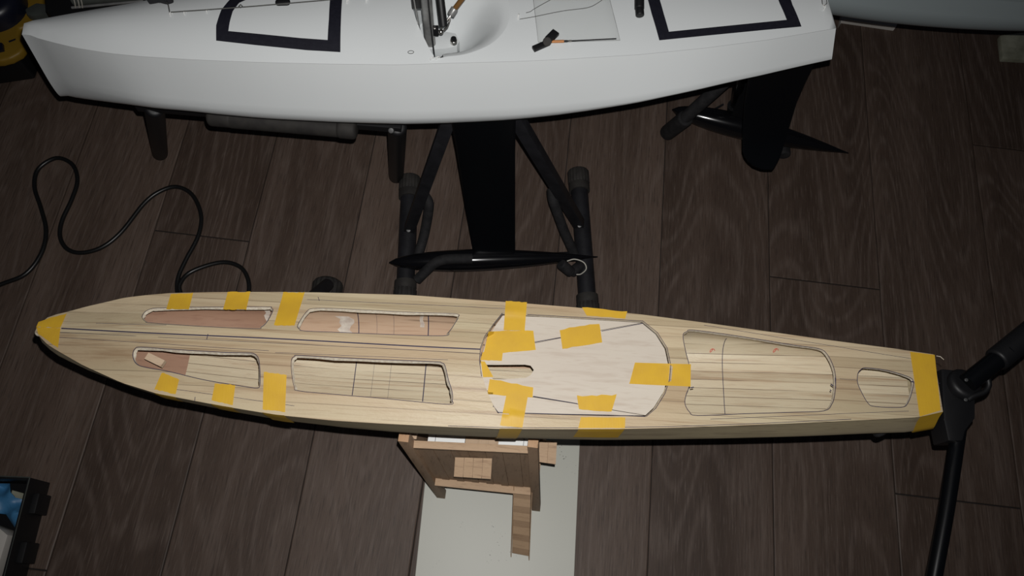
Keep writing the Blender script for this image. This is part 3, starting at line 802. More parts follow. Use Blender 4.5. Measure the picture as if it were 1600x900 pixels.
obj('turnbuckle_rod', tb([t3, t4], .0032), m_bronze, VB, 60)
r0 = VP(1000, 25, .012); r1 = VP(999, -30, .02)
bm = rounded(r0, VP(999, 12, .014), .0055, .0015); rounded(VP(999, 14, .014), r1, .0062, .001, bm=bm); obj('boom_end', bm, m_plastic, VB, 40)
# fin keel and bulb of the white boat
bc = vb.loc(up(770, 407, .055)); bl = vb.loc(up(608, 410, .055)); br = vb.loc(up(934, 401, .055))
def bulb(a, c, R, fb=1.0):
    a = Vector(a); c = Vector(c); P = []; Rr = []
    for k in range(33):
        t = k/32; P.append(a.lerp(c, t)); Rr.append(max(.0006, R*math.sqrt(max(0, (t/.38)*(2-t/.38)))**1.15 if t < .38 else R*(1-((t-.38)/.62)**1.7)))
    return tube(bmesh.new(), P, R, n=24, rad=Rr)
obj('keel_bulb', bulb(bl, br, .0190), m_black, VB, 60)
def foil(sections):
    """sections: (leading point, trailing point, half thickness)"""
    bm = bmesh.new(); R = []
    for a, c, th in sections:
        a = Vector(a); c = Vector(c); ch = c-a; n = ch.cross(Vector((0, 0, 1))).normalized(); ring_ = []
        for k in range(24):
            an = 2*math.pi*k/24; t = .5-.5*math.cos(an); y = th*math.copysign(abs(math.sin(an))*(1-t*.6), math.sin(an)); ring_.append(bm.verts.new(a+ch*t+n*y))
        R.append(ring_)
    for A_, B_ in zip(R, R[1:]):
        for k in range(24): bm.faces.new((A_[k], A_[(k+1) % 24], B_[(k+1) % 24], B_[k]))
    bm.faces.new(R[0]); bm.faces.new(R[-1][::-1]); bmesh.ops.recalc_face_normals(bm, faces=bm.faces[:]); return bm
G = lambda px, py, z: vb.loc(up(px, py, z))
zb = ZB-Dv(.5)+.006
obj('keel_fin', foil([(G(703, 180, zb), G(806, 180, zb), .0055), (G(712, 228, .31), G(805, 235, .31), .0055), (G(726, 318, .17), G(805, 318, .17), .005), (G(740, 397, .066), G(805, 394, .066), .0045)]), m_fin, VB, 50)
ZR = ZB-.06
obj('rudder', foil([(G(1172, 100, ZR), G(1280, 84, ZR), .004), (G(1168, 130, .385), G(1262, 120, .385), .004), (G(1163, 160, .34), G(1246, 157, .34), .004), (G(1160, 205, .28), G(1233, 200, .28), .0035), (G(1160, 236, .245), G(1222, 236, .245), .003), (G(1163, 245, .238), G(1219, 245, .238), .003), (G(1168, 252, .231), G(1215, 253, .231), .0025), (G(1176, 259, .226), G(1211, 260, .226), .002), (G(1188, 264, .222), G(1207, 265, .222), .001)]), m_fin, VB, 50)
# rig clip lying on the white deck
rc = vb.wor(vb.P(850, 66)); RC = thing('rig_pivot_clip', 'black clip with orange and black rod lying on white deck', 'rig fitting', rc)
def VW(px, py, h): return vb.wor(vb.P(px, py, h))
for a, c, hh, ww in (((833, 77), (858, 66), .003, .007), ((856, 63), (869, 50), .005, .010)):
    bm = bmesh.new(); beam(bm, VW(*a, hh), VW(*c, hh), ww, .005); bevel(bm, .0008); W('clip_arm', bm, m_plastic, RC, 30)
W('pivot', rounded(VW(855, 65, .002), VW(855, 65, .009), .0055, .001), m_rubber, RC, 40)
W('orange_sleeve', tb([VW(862, 65, .004), VW(881, 64.5, .004)], .0018), m_orange, RC, 60, label='orange sleeve')
W('rod', tb([VW(881, 64.5, .004), VW(963, 60.5, .003)], .0008), m_plastic, RC, 60)
W('rod_collar', tb([VW(881, 64.5, .004), VW(887, 64.3, .004)], .0014), m_plastic, RC, 60)
W('rod_clamp', tb([VW(888.5, 64.3, .004), VW(893, 64, .004)], .0013), m_sst, RC, 60)

# ================================================================== STAND under the white boat
ST = thing('keel_stand', 'black tube floor stand holding the white yacht upright around its keel', 'boat stand', (-.05, .575, 0))
def ribbed(a, c, r, nrib=18):
    a = Vector(a); c = Vector(c); d = (c-a).normalized(); u = d.cross(Vector((0, 0, 1))).normalized(); v = d.cross(u); bm = bmesh.new(); R = []
    secs = [(0, .72), (.05, .9), (.12, 1), (.62, 1), (.66, .93), (.72, .97), (1, .95)]
    for t, s_ in secs:
        p = a.lerp(c, t); ring_ = []
        for k in range(nrib*4):
            an = 2*math.pi*k/(nrib*4); rr = r*s_*(1-(.07 if (k % 4) >= 2 and .1 < t < .65 else 0)); ring_.append(bm.verts.new(p+u*math.cos(an)*rr+v*math.sin(an)*rr))
        R.append(ring_)
    for A_, B_ in zip(R, R[1:]):
        n = len(A_)
        for k in range(n): bm.faces.new((A_[k], A_[(k+1) % n], B_[(k+1) % n], B_[k]))
    bm.faces.new(R[0]); bm.faces.new(R[-1][::-1]); bmesh.ops.recalc_face_normals(bm, faces=bm.faces[:]); return bm
zf_ = .0201
for (a, c) in (((641, 276), (632, 478)), ((903, 266), (920, 500))):
    pa, pc = up(*a, zf_), up(*c, zf_); d = (pc-pa).normalized()
    W('floor_tube', tb([pa+d*.03, pc-d*.03], .0158, n=20), m_steel, ST, 60)
    W('rubber_foot', ribbed(pa, pa+d*.045, .0200), m_rubber, ST, 40)
    W('rubber_foot', ribbed(pc, pc-d*.045, .0200), m_rubber, ST, 40)
topL, topR = up(704, 178, .360), up(801, 174, .360)
for a, c in ((topL, up(640, 357, .037)), (topR, up(905, 350, .037))):
    bm = bmesh.new(); beam(bm, a, c, .019, .017, (0, 1, 0)); bevel(bm, .0012); W('leg', bm, m_steel, ST, 30)
    q = Vector(c)+Vector((0, -.006, .004)); W('screw', rounded(q, q+Vector((0, -.002, .006)), .004, .001), m_chip, ST, 40)
_o = Vector((0, .02, -.002)); bm = bmesh.new(); beam(bm, topL+_o, topR+_o, .017, .012, (0, 1, 0)); bevel(bm, .0012); W('top_bar', bm, m_steel, ST, 30)
W('hook', tb(smooth_open([up(664, 306, .12), up(670, 318, .115), up(668, 340, .09), up(662, 370, .06), up(654, 398, .045), up(652, 410, .03)], 5), .0085, n=16), m_foam, ST, 60)
W('hook', tb(smooth_open([up(862, 296, .135), up(864, 312, .13), up(872, 335, .105), up(881, 360, .075), up(892, 385, .045), up(897, 398, .03)], 5), .0085, n=16), m_foam, ST, 60)
W('keel_peg', tb(smooth_open([up(738, 404, .082), up(700, 405, .082), up(681, 410, .078), up(666, 423, .066), up(652, 437, .052)], 4), .0085, n=16), m_foam, ST, 60)
W('cross_tube', tb([up(640, 405, .022), up(740, 408, .026), up(870, 402, .026), up(912, 400, .022)], .009, n=14), m_steel, ST, 60)
W('keel_peg', rounded(up(876, 412, .06), up(893, 426, .04), .0095, .003), m_foam, ST, 60)
W('keel_peg', rounded(up(893, 426, .038), up(908, 414, .03), .0095, .003), m_foam, ST, 60)
W('rubber_loop', tb(smooth_open([up(886, 408, .068), up(898, 405, .07), up(912, 410, .068), up(916, 420, .062), up(908, 428, .05), up(901, 429, .045)], 5), .0011, n=7), m_string, ST, 60, label='thin beige rubber loop')

# trestle under the bow half of the white boat
TR = thing('foam_trestle', 'black steel trestle with grey foam roll under white bow', 'boat stand', (-.42, .6, 0))
def leg2(a, c, n='leg'):
    W(n, rounded(a, c, .0135, .006, n=20), m_plastic, TR, 60)
TZ = .345
tl = up(241, 168, TZ); trr = up(621, 197, TZ)
leg2(tl, up(250, 240, .016)); leg2(trr, up(619, 276, .014))
bm = bmesh.new(); beam(bm, up(215, 163, TZ), up(628, 197, TZ), .016, .012, (0, 0, 1)); bevel(bm, .0015); W('top_bar', bm, m_plastic, TR, 30)
fa, fb_ = up(325, 182, TZ), up(558, 202, TZ)
d = (fb_-fa).normalized()
W('foam_roll', rounded(fa, fa+d*.036, .013, .006, n=20), m_rubber, TR, 60)
W('foam_roll', tube(bmesh.new(), [fa+d*.033, fb_-d*.026], .0135, n=20), m_rubber, TR, 60)
W('foam_roll', rounded(fb_-d*.028, fb_, .0145, .006, n=20), m_rubber, TR, 60)
q = up(612, 203, TZ+.01); W('bolt', rounded(q, q+Vector((0, -.004, .004)), .004, .001), m_chip, TR, 40)
q = up(616, 212, TZ-.01)
W('bolt', rounded(q+Vector((0, 0, .012)), q+Vector((0, -.004, .016)), .002, .0005), m_chip, TR, 40)

# ================================================================== GREY BOAT, top right
ZG = .42
gdx = Vector((1, -.05, 0)).normalized()
g0 = Vector((.45, .952, ZG))-gdx*.5; g1 = g0+gdx
gb = Boat(g0, g1, ZG)
GB = thing('grey_yacht_hull', 'dull grey-blue model yacht hull behind the white stern', 'model boat', gb.O, gb.ang)
Dg = lambda x: .05+.045*math.sin(math.pi*min(1, x/gb.L*.95+.03))
gcen = 0.0
def gff(x): return .082*math.sin(math.pi*max(0, min(1, (.05+x)/1.12)))**.8
def gnf(x): return -gff(x)
gh_ = Hull(gb, gnf, gff, lambda x: .006, lambda x: .4, lambda x: .7, [(0, 1e9), (1, 1e9)], lambda x: .04, -.0028); gh_.D = Dg
obj('hull', gh_.mesh(.0002), m_grey, GB, 60)
gout = [(gb.L*i/60, gnf(gb.L*i/60)) for i in range(61)]+[(gb.L*i/60, gff(gb.L*i/60)) for i in range(60, -1, -1)]
obj('deck', sheet(gout, [], lambda x, y: 0, .03, .003), [m_grey, m_grey], GB, 35)
ga = gb.loc(up(1050, 171, .045)); gc = gb.loc(up(1326, 239, .045))
obj('keel_bulb', bulb(ga, gc, .023), m_black, GB, 60)
gm = ga.lerp(gc, .42); gdir = (gc-ga).normalized()
obj('keel_fin', foil([((.42, gcen-.01, -.085), (.51, gcen-.01, -.085), .005), (gm-gdir*.035+Vector((0, 0, .015)), gm+gdir*.04+Vector((0, 0, .015)), .004)]), m_fin, GB, 50)
# stand of the grey boat
GS = thing('grey_boat_stand', 'black foam-sleeved stand by the bulb behind the rudder', 'boat stand', (.40, .84, 0))
W('foam_arm', rounded(up(1042, 208, .018), up(1072, 184, .10), .0150, .004, n=18), m_foam, GS, 60)
W('foam_arm', rounded(up(1066, 188, .09), up(1150, 112, .20), .0115, .004, n=18), m_foam, GS, 60)
W('foam_arm', rounded(up(1225, 244, .014), up(1224, 231, .014), .0125, .004, n=18), m_foam, GS, 60)
W('post', rounded(up(1149, 168, .012), up(1158, 110, .22), .0095, .003, n=16), m_fin, GS, 60)
W('post_socket', tb([up(1148, 176, .006), up(1149, 164, .03)], .015, n=18), m_plastic, GS, 40)
W('wire_stay', tb([up(1142, 164, .03), up(1148, 120, .16)], .0015, n=6), m_steel, GS)
W('wire_stay', tb([up(1156, 164, .03), up(1168, 125, .16)], .0015, n=6), m_steel, GS)
W('wire_stay', tb([up(1082, 190, .03), up(1130, 163, .03)], .002, n=6), m_steel, GS)
W('base_bar', tb([up(1149, 176, .012), up(1225, 235, .012)], .008, n=12), m_steel, GS, 60)

# ================================================================== STAND under the wooden hull
WS = thing('folding_tripod_stand', 'black jointed tube stand holding the stern of the balsa hull', 'boat stand', (.55, .28, 0))
zh = .352
hub = up(1492, 618, zh)
hx = [(1468, 577), (1500, 580), (1522, 602), (1521, 655), (1506, 674), (1502, 690), (1479, 690), (1472, 656)]
bm = bmesh.new(); prism(bm, [up(x, y, zh) for x, y in hx], zh-.03, zh+.004); bevel(bm, .003); W('hub', bm, m_plastic, WS, 35)
legend = up(1459, 905, .33); far_end = legend+(legend-up(1500, 665, zh))*.35
W('leg', tb(smooth_open([up(1500, 660, zh-.01), up(1480, 790, zh-.015), legend, far_end, far_end+Vector((.01, -.05, -.05)), far_end+Vector((.02, -.09, -.31))], 6), .0088, n=18), m_fin, WS, 60)
ea = up(1512, 598, zh+.02); eb = up(1560, 560, zh+.03); ec = up(2080, 140, zh+.045)
W('arm', tb([ea, eb+(eb-ea)*.3], .0118, n=20), m_fin, WS, 60)
W('arm_sleeve', rounded(eb-(eb-ea)*.1, ec, .0150, .004, n=20), m_plastic, WS, 60)
W('leg', tb(smooth_open([ec-(ec-eb)*.1, ec+Vector((.03, .02, -.02)), ec+Vector((.08, .06, -.2)), ec+Vector((.10, .08, -.375))], 5), .012, n=16), m_fin, WS, 60)
W('joint_cup', rounded(up(1500, 606, zh-.002), up(1512, 597, zh+.012), .021, .006, n=22), m_plastic, WS, 60)
cs = bmesh.new()
tube(cs, smooth_open([up(1512, 625, zh+.012), up(1520, 619, zh+.014), up(1538, 612, zh+.016), up(1545, 602, zh+.018), up(1543, 590, zh+.02)], 5), .0035, n=10)
W('release_lever', cs, m_plastic, WS, 60)
for x, y in ((1509, 594), (1508, 625), (1555, 556)):
    q = up(x, y, zh+.026); W('screw', rounded(q, q+Vector((0, 0, .002)), .0022, .0006), m_chip, WS, 40)
bL = wb.wor((.17, .0, -.128)); bR = Vector((hub.x, hub.y, zh-.035))
W('under_bar', tb([bL, bR], .009, n=14), m_steel, WS, 60)
for (xx, yy) in ((1380, 600), (560, 560)):
    x = wb.P(xx, yy).x; h = Dw(x)+TH
    for s_ in (-1, 1):
        ynr = (wn(x) if s_ < 0 else wf(x))
    zc_ = -h-.0135
    W('foam_rest', rounded(up(1382, 678, .363) if xx > 1000 else wb.wor((x, wn(x)+.03, zc_)), wb.wor((x, wf(x)-.03, zc_)), .0115, .005, n=18), m_foam, WS, 60)
ft_ = up(515, 452, .02)
W('leg', tb([bL, ft_+Vector((0, 0, .02))], .011, n=16), m_steel, WS, 60)
W('rubber_foot', ribbed(Vector((ft_.x-.005, ft_.y+.016, .019)), Vector((ft_.x-.001, ft_.y-.05, .022)), .026), m_rubber, WS, 40)

# ================================================================== CABLE
cp = [(-60, 470), (0, 445), (40, 428), (65, 395), (72, 360), (64, 325), (54, 292), (60, 264), (88, 247), (113, 257), (121, 282), (112, 312), (97, 345), (94, 370), (105, 389), (128, 395), (160, 386), (190, 362), (225, 318), (250, 299), (276, 292), (300, 304), (314, 335), (310, 368), (291, 405), (279, 432), (277, 455), (285, 480), (284, 462), (283, 446), (300, 425), (345, 410), (375, 417), (388, 438), (388, 465), (380, 500)]
P = [up(x, y, .004) for x, y in cp]
P[27].z = .006; P[28].z = .0085; P[29].z = .010; P[30].z = .006
bm = tb(smooth_open(P, 6), .0038, n=10)
tag(obj('power_cable', bm, m_cable, None, 60), 'black rubber cable snaking across the floor at left', 'cable')

# ================================================================== WHITE BOARD and toy coop
BT = .016
bp4 = [up(x, y, BT) for x, y in ((664, 753), (648, 905), (897, 905), (906, 692))]
dl = (bp4[0]-bp4[1]).normalized(); dr = (bp4[3]-bp4[2]).normalized()
pts = [bp4[1]-dl*.08, bp4[2]-dr*.08, bp4[2]+dr*.36, bp4[1]+dl*.36]
bm = bmesh.new(); prism(bm, pts, 0, BT); bevel(bm, .0008)
tag(obj('white_board', bm, m_board), 'white melamine board with dark specks lying on the floor', 'board')

m_pinedk = wood('darker_pine', (.40, .27, .17), (.36, .24, .15), (.24, .15, .09), axis_sc=(30, 260, 260))
K0 = Vector((.005, .22, BT)); CP = thing('toy_coop', 'small pine toy coop on legs with a ramp on white board', 'model', K0)
ZT = .30
FL, FR = up(631, 682, ZT), up(833, 691, ZT)
GL, GR = up(690, 772, BT+.002), up(838, 792, BT+.002)
depth = Vector((0, .10, 0))
def uplerp(A_, B_, z): t = (z-A_.z)/(B_.z-A_.z); return A_.lerp(B_, t)
def leg3(a, c):
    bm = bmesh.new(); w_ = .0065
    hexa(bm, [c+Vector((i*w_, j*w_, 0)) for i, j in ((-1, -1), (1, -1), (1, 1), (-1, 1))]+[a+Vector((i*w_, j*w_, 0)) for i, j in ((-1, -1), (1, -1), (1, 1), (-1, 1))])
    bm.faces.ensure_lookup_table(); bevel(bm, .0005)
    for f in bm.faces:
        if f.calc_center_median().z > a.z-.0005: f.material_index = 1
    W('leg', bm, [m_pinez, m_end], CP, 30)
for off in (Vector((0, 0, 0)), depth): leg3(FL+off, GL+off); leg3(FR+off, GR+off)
def bar(a, c, w_, h_, name, mat, bev=.0005):
    bm = bmesh.new(); beam(bm, a, c, w_, h_); bevel(bm, bev); return W(name, bm, mat, CP, 30)
def fit(leg_a, leg_b, ypx):      # height at which the leg passes photo row ypx
    lo_, hi_ = BT, ZT
    for _ in range(30):
        m_ = (lo_+hi_)/2
        if pr(uplerp(leg_a, leg_b, m_))[1] > ypx: lo_ = m_
        else: hi_ = m_
    return m_
RZ = (fit(FL, GL, 693)+fit(FR, GR, 705))/2
xo = Vector((.0065, 0, 0)); yo = Vector((0, .0065, 0))
lt, rt = uplerp(FL, GL, RZ), uplerp(FR, GR, RZ)
bar(lt+xo, rt-xo, .0095, .007, 'top_rail', m_pine); bar(lt+xo+depth, rt-xo+depth, .008, .007, 'top_rail', m_pine)
bar(lt+yo+Vector((.005, 0, 0)), lt+depth-yo+Vector((.005, 0, 0)), .008, .007, 'top_rail', m_piney); bar(rt+yo, rt+depth-yo, .008, .007, 'top_rail', m_piney)
LZ = (fit(FL, GL, 749)+fit(FR, GR, 762))/2
ll, lr = uplerp(FL, GL, LZ), uplerp(FR, GR, LZ)
fy = Vector((0, -.003, 0))
bar(ll+xo+fy, lr-xo+fy, .014, .006, 'bottom_rail', m_pine); bar(ll+xo+depth, lr-xo+depth, .01, .006, 'bottom_rail', m_pine)
bar(ll+yo, ll+depth-yo, .008, .006, 'bottom_rail', m_piney); bar(lr+yo, lr+depth-yo, .008, .006, 'bottom_rail', m_piney)
nsl = 13
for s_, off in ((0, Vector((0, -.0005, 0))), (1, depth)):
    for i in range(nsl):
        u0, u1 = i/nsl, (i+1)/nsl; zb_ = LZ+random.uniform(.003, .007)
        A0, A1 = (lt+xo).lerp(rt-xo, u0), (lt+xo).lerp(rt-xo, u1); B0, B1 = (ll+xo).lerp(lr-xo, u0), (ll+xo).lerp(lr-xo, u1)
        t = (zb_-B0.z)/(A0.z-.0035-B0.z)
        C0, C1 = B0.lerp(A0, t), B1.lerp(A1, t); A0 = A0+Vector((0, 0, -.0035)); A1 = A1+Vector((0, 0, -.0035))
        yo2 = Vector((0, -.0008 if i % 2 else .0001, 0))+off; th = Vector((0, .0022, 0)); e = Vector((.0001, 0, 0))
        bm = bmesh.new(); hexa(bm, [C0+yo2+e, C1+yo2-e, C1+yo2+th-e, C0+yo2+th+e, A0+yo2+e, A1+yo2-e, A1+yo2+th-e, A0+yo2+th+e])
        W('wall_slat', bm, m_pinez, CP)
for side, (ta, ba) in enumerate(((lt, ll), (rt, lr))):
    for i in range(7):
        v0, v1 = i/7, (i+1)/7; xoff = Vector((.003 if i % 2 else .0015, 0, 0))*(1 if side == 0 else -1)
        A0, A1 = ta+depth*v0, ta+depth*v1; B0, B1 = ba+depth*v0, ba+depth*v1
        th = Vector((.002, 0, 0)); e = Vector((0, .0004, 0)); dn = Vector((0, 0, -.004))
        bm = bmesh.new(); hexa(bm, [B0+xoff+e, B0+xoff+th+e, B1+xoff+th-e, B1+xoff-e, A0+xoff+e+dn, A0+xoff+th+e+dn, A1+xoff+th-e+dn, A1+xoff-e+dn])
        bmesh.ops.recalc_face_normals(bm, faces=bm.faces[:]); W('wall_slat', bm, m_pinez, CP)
for xa, xb in ((668, 726), (779, 828)):
    pa, pb = up(xa, 690, RZ-.022), up(xb, 692, RZ-.022); bm = bmesh.new(); bx(bm, ((pa.x+pb.x)/2, lt.y+.05, RZ-.024), (pb.x-pa.x, .086, .0015)); W('white_card', bm, m_eye, CP)
    pm = pa.lerp(pb, .2 if xa == 668 else .8); bm = bmesh.new(); bx(bm, (pm.x, lt.y+.05, RZ-.0231), (.0006, .086, .0006)); W('card_joint', bm, m_pencil, CP)
ms = up(753, 690, RZ-.02); bm = bmesh.new(); bx(bm, (ms.x, lt.y+.05, RZ-.02), (.043, .088, .004)); W('inner_shelf', bm, m_piney, CP)
def lid(corners, z_in, z_out, n, name):
    a, c, d_, e_ = [up(x, y, z) for (x, y), z in zip(corners, (z_in, z_in, z_out, z_out))]
    bm = bmesh.new()
    for i in range(n):
        u0, u1 = i/n+.004, (i+1)/n-.004; h = Vector((0, 0, .0025+(.0008 if i % 2 else 0)))
        q = [a.lerp(c, u0), a.lerp(c, u1), e_.lerp(d_, u1), e_.lerp(d_, u0)]
        hexa(bm, q+[p+h for p in q])
    bmesh.ops.recalc_face_normals(bm, faces=bm.faces[:])
    return W(name, bm, m_pine, CP)
def wally(z): return uplerp(lt, ll, z).y*.5+uplerp(rt, lr, z).y*.5
lo_, hi_ = LZ, RZ
for _ in range(30):
    m_ = (lo_+hi_)/2
    if up(740, 716, m_).y > wally(m_)-.0015: lo_ = m_
    else: hi_ = m_
zin = m_; zout = zin-.012
lid([(711, 715), (769, 717), (767, 749), (709, 745)], zin, zout, 4, 'nest_box_lid')
na = up(712, 722, zin); nb_ = up(766, 724, zin); yo_ = up(739, 746, zout).y+.003; yi_ = wally(zin-.02)-.001
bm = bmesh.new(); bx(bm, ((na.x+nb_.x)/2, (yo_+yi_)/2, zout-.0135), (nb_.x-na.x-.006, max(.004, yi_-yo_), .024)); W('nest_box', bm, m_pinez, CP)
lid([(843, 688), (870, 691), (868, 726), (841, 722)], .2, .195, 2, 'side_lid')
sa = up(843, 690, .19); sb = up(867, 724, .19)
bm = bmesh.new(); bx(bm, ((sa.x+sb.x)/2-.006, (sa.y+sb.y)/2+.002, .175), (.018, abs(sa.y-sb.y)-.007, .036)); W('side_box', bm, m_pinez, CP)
# ramp
r_tl, r_tr = up(803, 767, LZ), up(829, 770, LZ); r_bl, r_br = up(800, 864, BT+.004), up(826, 869, BT+.004)
for i in range(9):
    u0, u1 = i/9, (i+1)/9+.012; n_ = Vector((0, 0, 1)); tz = Vector((0, 0, .002+(.0012 if i % 2 else .0)))
    q = [r_tl.lerp(r_bl, u0), r_tr.lerp(r_br, u0), r_tr.lerp(r_br, min(u1, 1)), r_tl.lerp(r_bl, min(u1, 1))]
    bm = bmesh.new(); hexa(bm, [q[3], q[2], q[1], q[0], q[3]+tz+Vector((0, 0, .001)), q[2]+tz+Vector((0, 0, .001)), q[1]+tz, q[0]+tz])
    bmesh.ops.recalc_face_normals(bm, faces=bm.faces[:]); W('ramp_tread', bm, m_pine if i % 2 else m_pinedk, CP)
bar(r_tl+Vector((-.001, .006, .005)), r_bl+Vector((-.001, -.004, -.001)), .0012, .006, 'ramp_rail', m_pinedk, .0002)
bar(r_tr+Vector((.001, .006, .005)), r_br+Vector((.001, -.004, -.001)), .0012, .006, 'ramp_rail', m_pinedk, .0002)

# ================================================================== TRAY bottom left
ZTR = .06
TY = thing('storage_tray', 'black open plastic tray at the lower left edge', 'tray', (-.70, .0, 0))
c1 = up(47, 746, ZTR); c2 = up(22, 842, ZTR); dd = (c1-c2).normalized(); nn = Vector((-dd.y, dd.x, 0))  # nn points left
A1 = c1; A2 = c2-dd*.14; A3 = A2+nn*.26; A4 = A1+nn*.26
def inner_pt(p, d_): c = (A1+A2+A3+A4)/4; v = (c-p); return p+(dd*(1 if v.dot(dd) > 0 else -1)+nn*(1 if v.dot(nn) > 0 else -1))*d_
bm = bmesh.new(); wl = .0035
outl = [A1, A2, A3, A4]; inn = [inner_pt(p, wl) for p in outl]
c = (A1+A2+A3+A4)/4
lowo = [Vector((p.x, p.y, 0.001)) for p in outl]; lowi = [Vector((p.x, p.y, .005)) for p in inn]
v = {}
for key, lst in (('o', outl), ('i', inn), ('lo', lowo), ('li', lowi)): v[key] = [bm.verts.new(p) for p in lst]
for i in range(4):
    j = (i+1) % 4
    bm.faces.new((v['o'][i], v['o'][j], v['i'][j], v['i'][i])); bm.faces.new((v['lo'][i], v['lo'][j], v['o'][j], v['o'][i])); bm.faces.new((v['i'][i], v['i'][j], v['li'][j], v['li'][i]))
bm.faces.new(v['li']); bm.faces.new(v['lo'][::-1]); bmesh.ops.recalc_face_normals(bm, faces=bm.faces[:]); bevel(bm, .001)
W('tray_body', bm, m_plastic, TY, 30)
W('rim', tb([Vector((p.x, p.y, ZTR+.0006)) for p in (A4, A1, A2, A3, A4)], .0012, n=6), m_gplas, TY, None, label='worn grey rim')
for t in (.015, .085):
    q = A1-dd*(t+.02)-nn*.004; bm = bmesh.new(); Mx = Matrix.Rotation(math.atan2(dd.y, dd.x), 3, 'Z'); bx(bm, (q.x, q.y, .022), (.030, .010, .036), Mx); bevel(bm, .002); W('latch', bm, m_plastic, TY, 30)
# crumpled blue glove
def crumple(name, px, z0, h, mat, lab, cat, seed, flat=False):
    P = [up(x, y, z0+h) for x, y in px]; xs = [p.x for p in P]; ys = [p.y for p in P]; random.seed(seed)
    pol = [(p.x, p.y) for p in P]
    ph = [(random.uniform(60, 160), random.uniform(60, 160), random.uniform(0, 6)) for _ in range(5)]
    zfn = lambda x, y: z0+h*(.6+.4*sum(math.sin(x*a+y*b*(-1)**i+c_) for i, (a, b, c_) in enumerate(ph))/2.5)
    bm = sheet([Vector(p) for p in pol], [], zfn, .006, .002)
    o = obj(name, bm, mat, None, 60); tag(o, lab, cat); return o
crumple('rubber_glove', [(-20, 752), (5, 753), (12, 768), (16, 776), (36, 776), (35, 783), (27, 800), (26, 815), (21, 833), (12, 822), (0, 802), (-20, 800)], .012, .032, m_blue, 'crumpled blue nitrile glove in the black tray', 'glove', 3)
pq = [up(x, y, .045) for x, y in ((-25, 815), (0, 826), (12, 836), (0, 875), (-12, 905), (-30, 905))]
bm = bmesh.new(); prism(bm, pq, .008, .045); bevel(bm, .002); tag(obj('small_box', bm, m_paper, None, 30), 'white cardboard box corner in the tray below the blue glove', 'box')
pq = [up(x, y, .03) for x, y in ((19, 766), (37, 771), (36, 780), (17, 776))]
bm = bmesh.new(); prism(bm, pq, .008, .03); tag(obj('eraser_block', bm, m_cream), 'small cream block beside the blue glove in the tray', 'block')

# ================================================================== top-left clutter
PT = thing('power_tool', 'yellow and black power tool on the floor by the white bow', 'tool', (-1.02, .9, 0))
YZ = .10
yq = [up(x, y, YZ) for x, y in ((-60, -40), (65, -40), (66, 6), (74, 22), (70, 30), (50, 36), (30, 44), (28, 55), (37, 75), (30, 83), (15, 91), (0, 95), (-60, 100))]
bm = bmesh.new(); prism(bm, yq, YZ-.018, YZ); bevel(bm, .006, 3); W('housing', bm, m_yellow, PT, 40)
bm = bmesh.new(); prism(bm, [up(x, y, YZ) for x, y in ((-60, -40), (40, -40), (45, 20), (20, 40), (10, 70), (-60, 80))], .0, YZ-.018); bevel(bm, .006, 3); W('shadow_lower_body', bm, m_plastic, PT, 40)  # black lower body, also standing in for the shadow under the yellow housing
q0 = up(-6, 14, YZ+.0); bm = rounded(q0+Vector((0, 0, -.05)), q0+Vector((0, 0, .04)), .056, .02, n=36); W('motor_cap', bm, m_navy, PT, 60)
bm = bmesh.new(); prism(bm, [up(x, y, YZ+.01) for x, y in ((40, 16), (58, 6), (88, 10), (90, 19), (74, 24), (50, 27), (42, 24))], YZ-.03, YZ+.014); bevel(bm, .004, 2); W('lever', bm, m_gplas, PT, 50)
bm = bmesh.new(); prism(bm, [up(x, y, YZ+.001) for x, y in ((-10, 66), (6, 70), (7, 80), (-10, 84))], YZ-.004, YZ+.006); W('vent', bm, m_navy, PT)
bm = bmesh.new(); prism(bm, [up(x, y, YZ+.001) for x, y in ((13, 64), (24, 60), (24, 62), (14, 66))], YZ-.001, YZ+.001); W('logo_mark', bm, m_navy, PT)
W('rubber_base', rounded(up(-40, 90, .02), up(40, 84, .02), .02, .01), m_plastic, PT, 60)
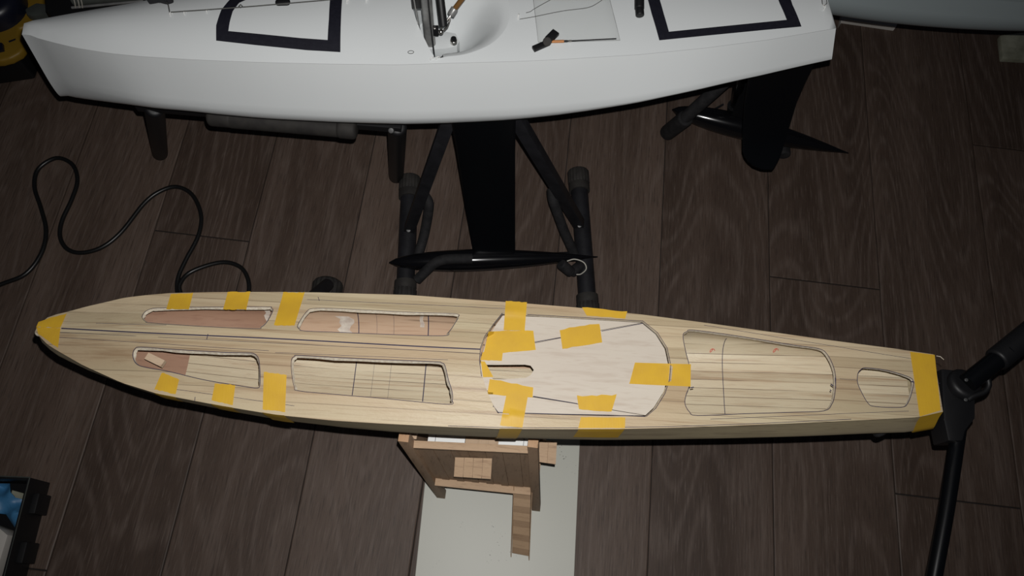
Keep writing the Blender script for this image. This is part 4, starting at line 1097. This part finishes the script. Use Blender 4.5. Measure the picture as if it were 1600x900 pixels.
# black case behind the bow, rolled grey sail on it
bm = bmesh.new(); prism(bm, [up(x, y, .22) for x, y in ((64, -60), (70, 16), (80, 28), (245, 16), (250, -60))], 0, .22); bevel(bm, .006, 2)
tag(obj('black_case', bm, m_plastic, None, 40), 'black case on the floor behind the white bow', 'case')
SR = thing('rolled_sail', 'grey rolled sail with string ties above the white bow', 'sail', up(170, 0, .222))
za = .235
W('sail_roll', rounded(up(112, -4, za+.0), up(228, -12, za+.0), .0135, .004, n=22), m_gplas, SR, 60)
W('spar', tb([up(112, 12, za), up(230, 1, za)], .0022, n=10), m_alu, SR, 60)
for x in (116, 122, 127): W('string_tie', tb([up(x-2, -6, za+.015), up(x+1, 5, za+.014), up(x+2, 12, za+.004)], .0009, n=6), m_string, SR)
bm = bmesh.new(); prism(bm, [up(x, y, .50) for x, y in ((228, -12), (268, -12), (272, 4), (262, 8), (248, 3), (232, 6))], .497, .512); bevel(bm, .003)
dk = obj('cloth_fold', bm, m_steel, None, 60); tag(dk, 'dark folded cloth lying over the far edge of white foredeck', 'cloth')
# ================================================================== right edge
bm = bmesh.new(); prism(bm, [up(x, y, .012) for x, y in ((1563, 55), (1567, 91), (1640, 95), (1640, 45))], 0, .012); bevel(bm, .002)
tag(obj('marbled_tile', bm, m_cream, None, 30), 'cream marbled tile at the right edge below the grey hull', 'tile')
bm = bmesh.new(); prism(bm, [up(x, y, .012) for x, y in ((1313, 38), (1318, 30), (1400, 42), (1410, 20), (1318, 10))], 0, .012)
tag(obj('paper_stack', bm, m_paper), 'white paper sheet on the floor below the grey hull', 'paper')

# ================================================================== pieces of parts go one level deeper
def nest(root, child, parent):
    ps = [o for o in root.children if o.name.split('.')[0] == parent]
    for c in [o for o in root.children if o.name.split('.')[0] == child]: c.parent = ps[0]
for root, child, parent in ((WB, 'pencil_line', 'deck'), (WB, 'plank_seam', 'deck'), (WB, 'centre_seam', 'deck'), (WB, 'rib_line', 'hull_lining'), (WB, 'filler_patch', 'hull_lining'),
                            (WB, 'red_mark', 'hull_lining'), (VB, 'patch_edge', 'clear_patch'), (VB, 'mast_track', 'mast'), (VB, 'screw_cap', 'deck_screw'), (VB, 'turnbuckle_fork', 'turnbuckle'),
                            (VB, 'turnbuckle_rod', 'turnbuckle'), (VB, 'clamp_screw', 'shroud_clamp'), (VB, 'line_knot', 'jib_line'), (TY, 'rim', 'tray_body'), (TY, 'latch', 'tray_body'),
                            (PT, 'vent', 'housing'), (PT, 'logo_mark', 'housing'), (CP, 'card_joint', 'white_card'), (RC, 'rod_collar', 'rod'), (RC, 'rod_clamp', 'rod')):
    nest(root, child, parent)
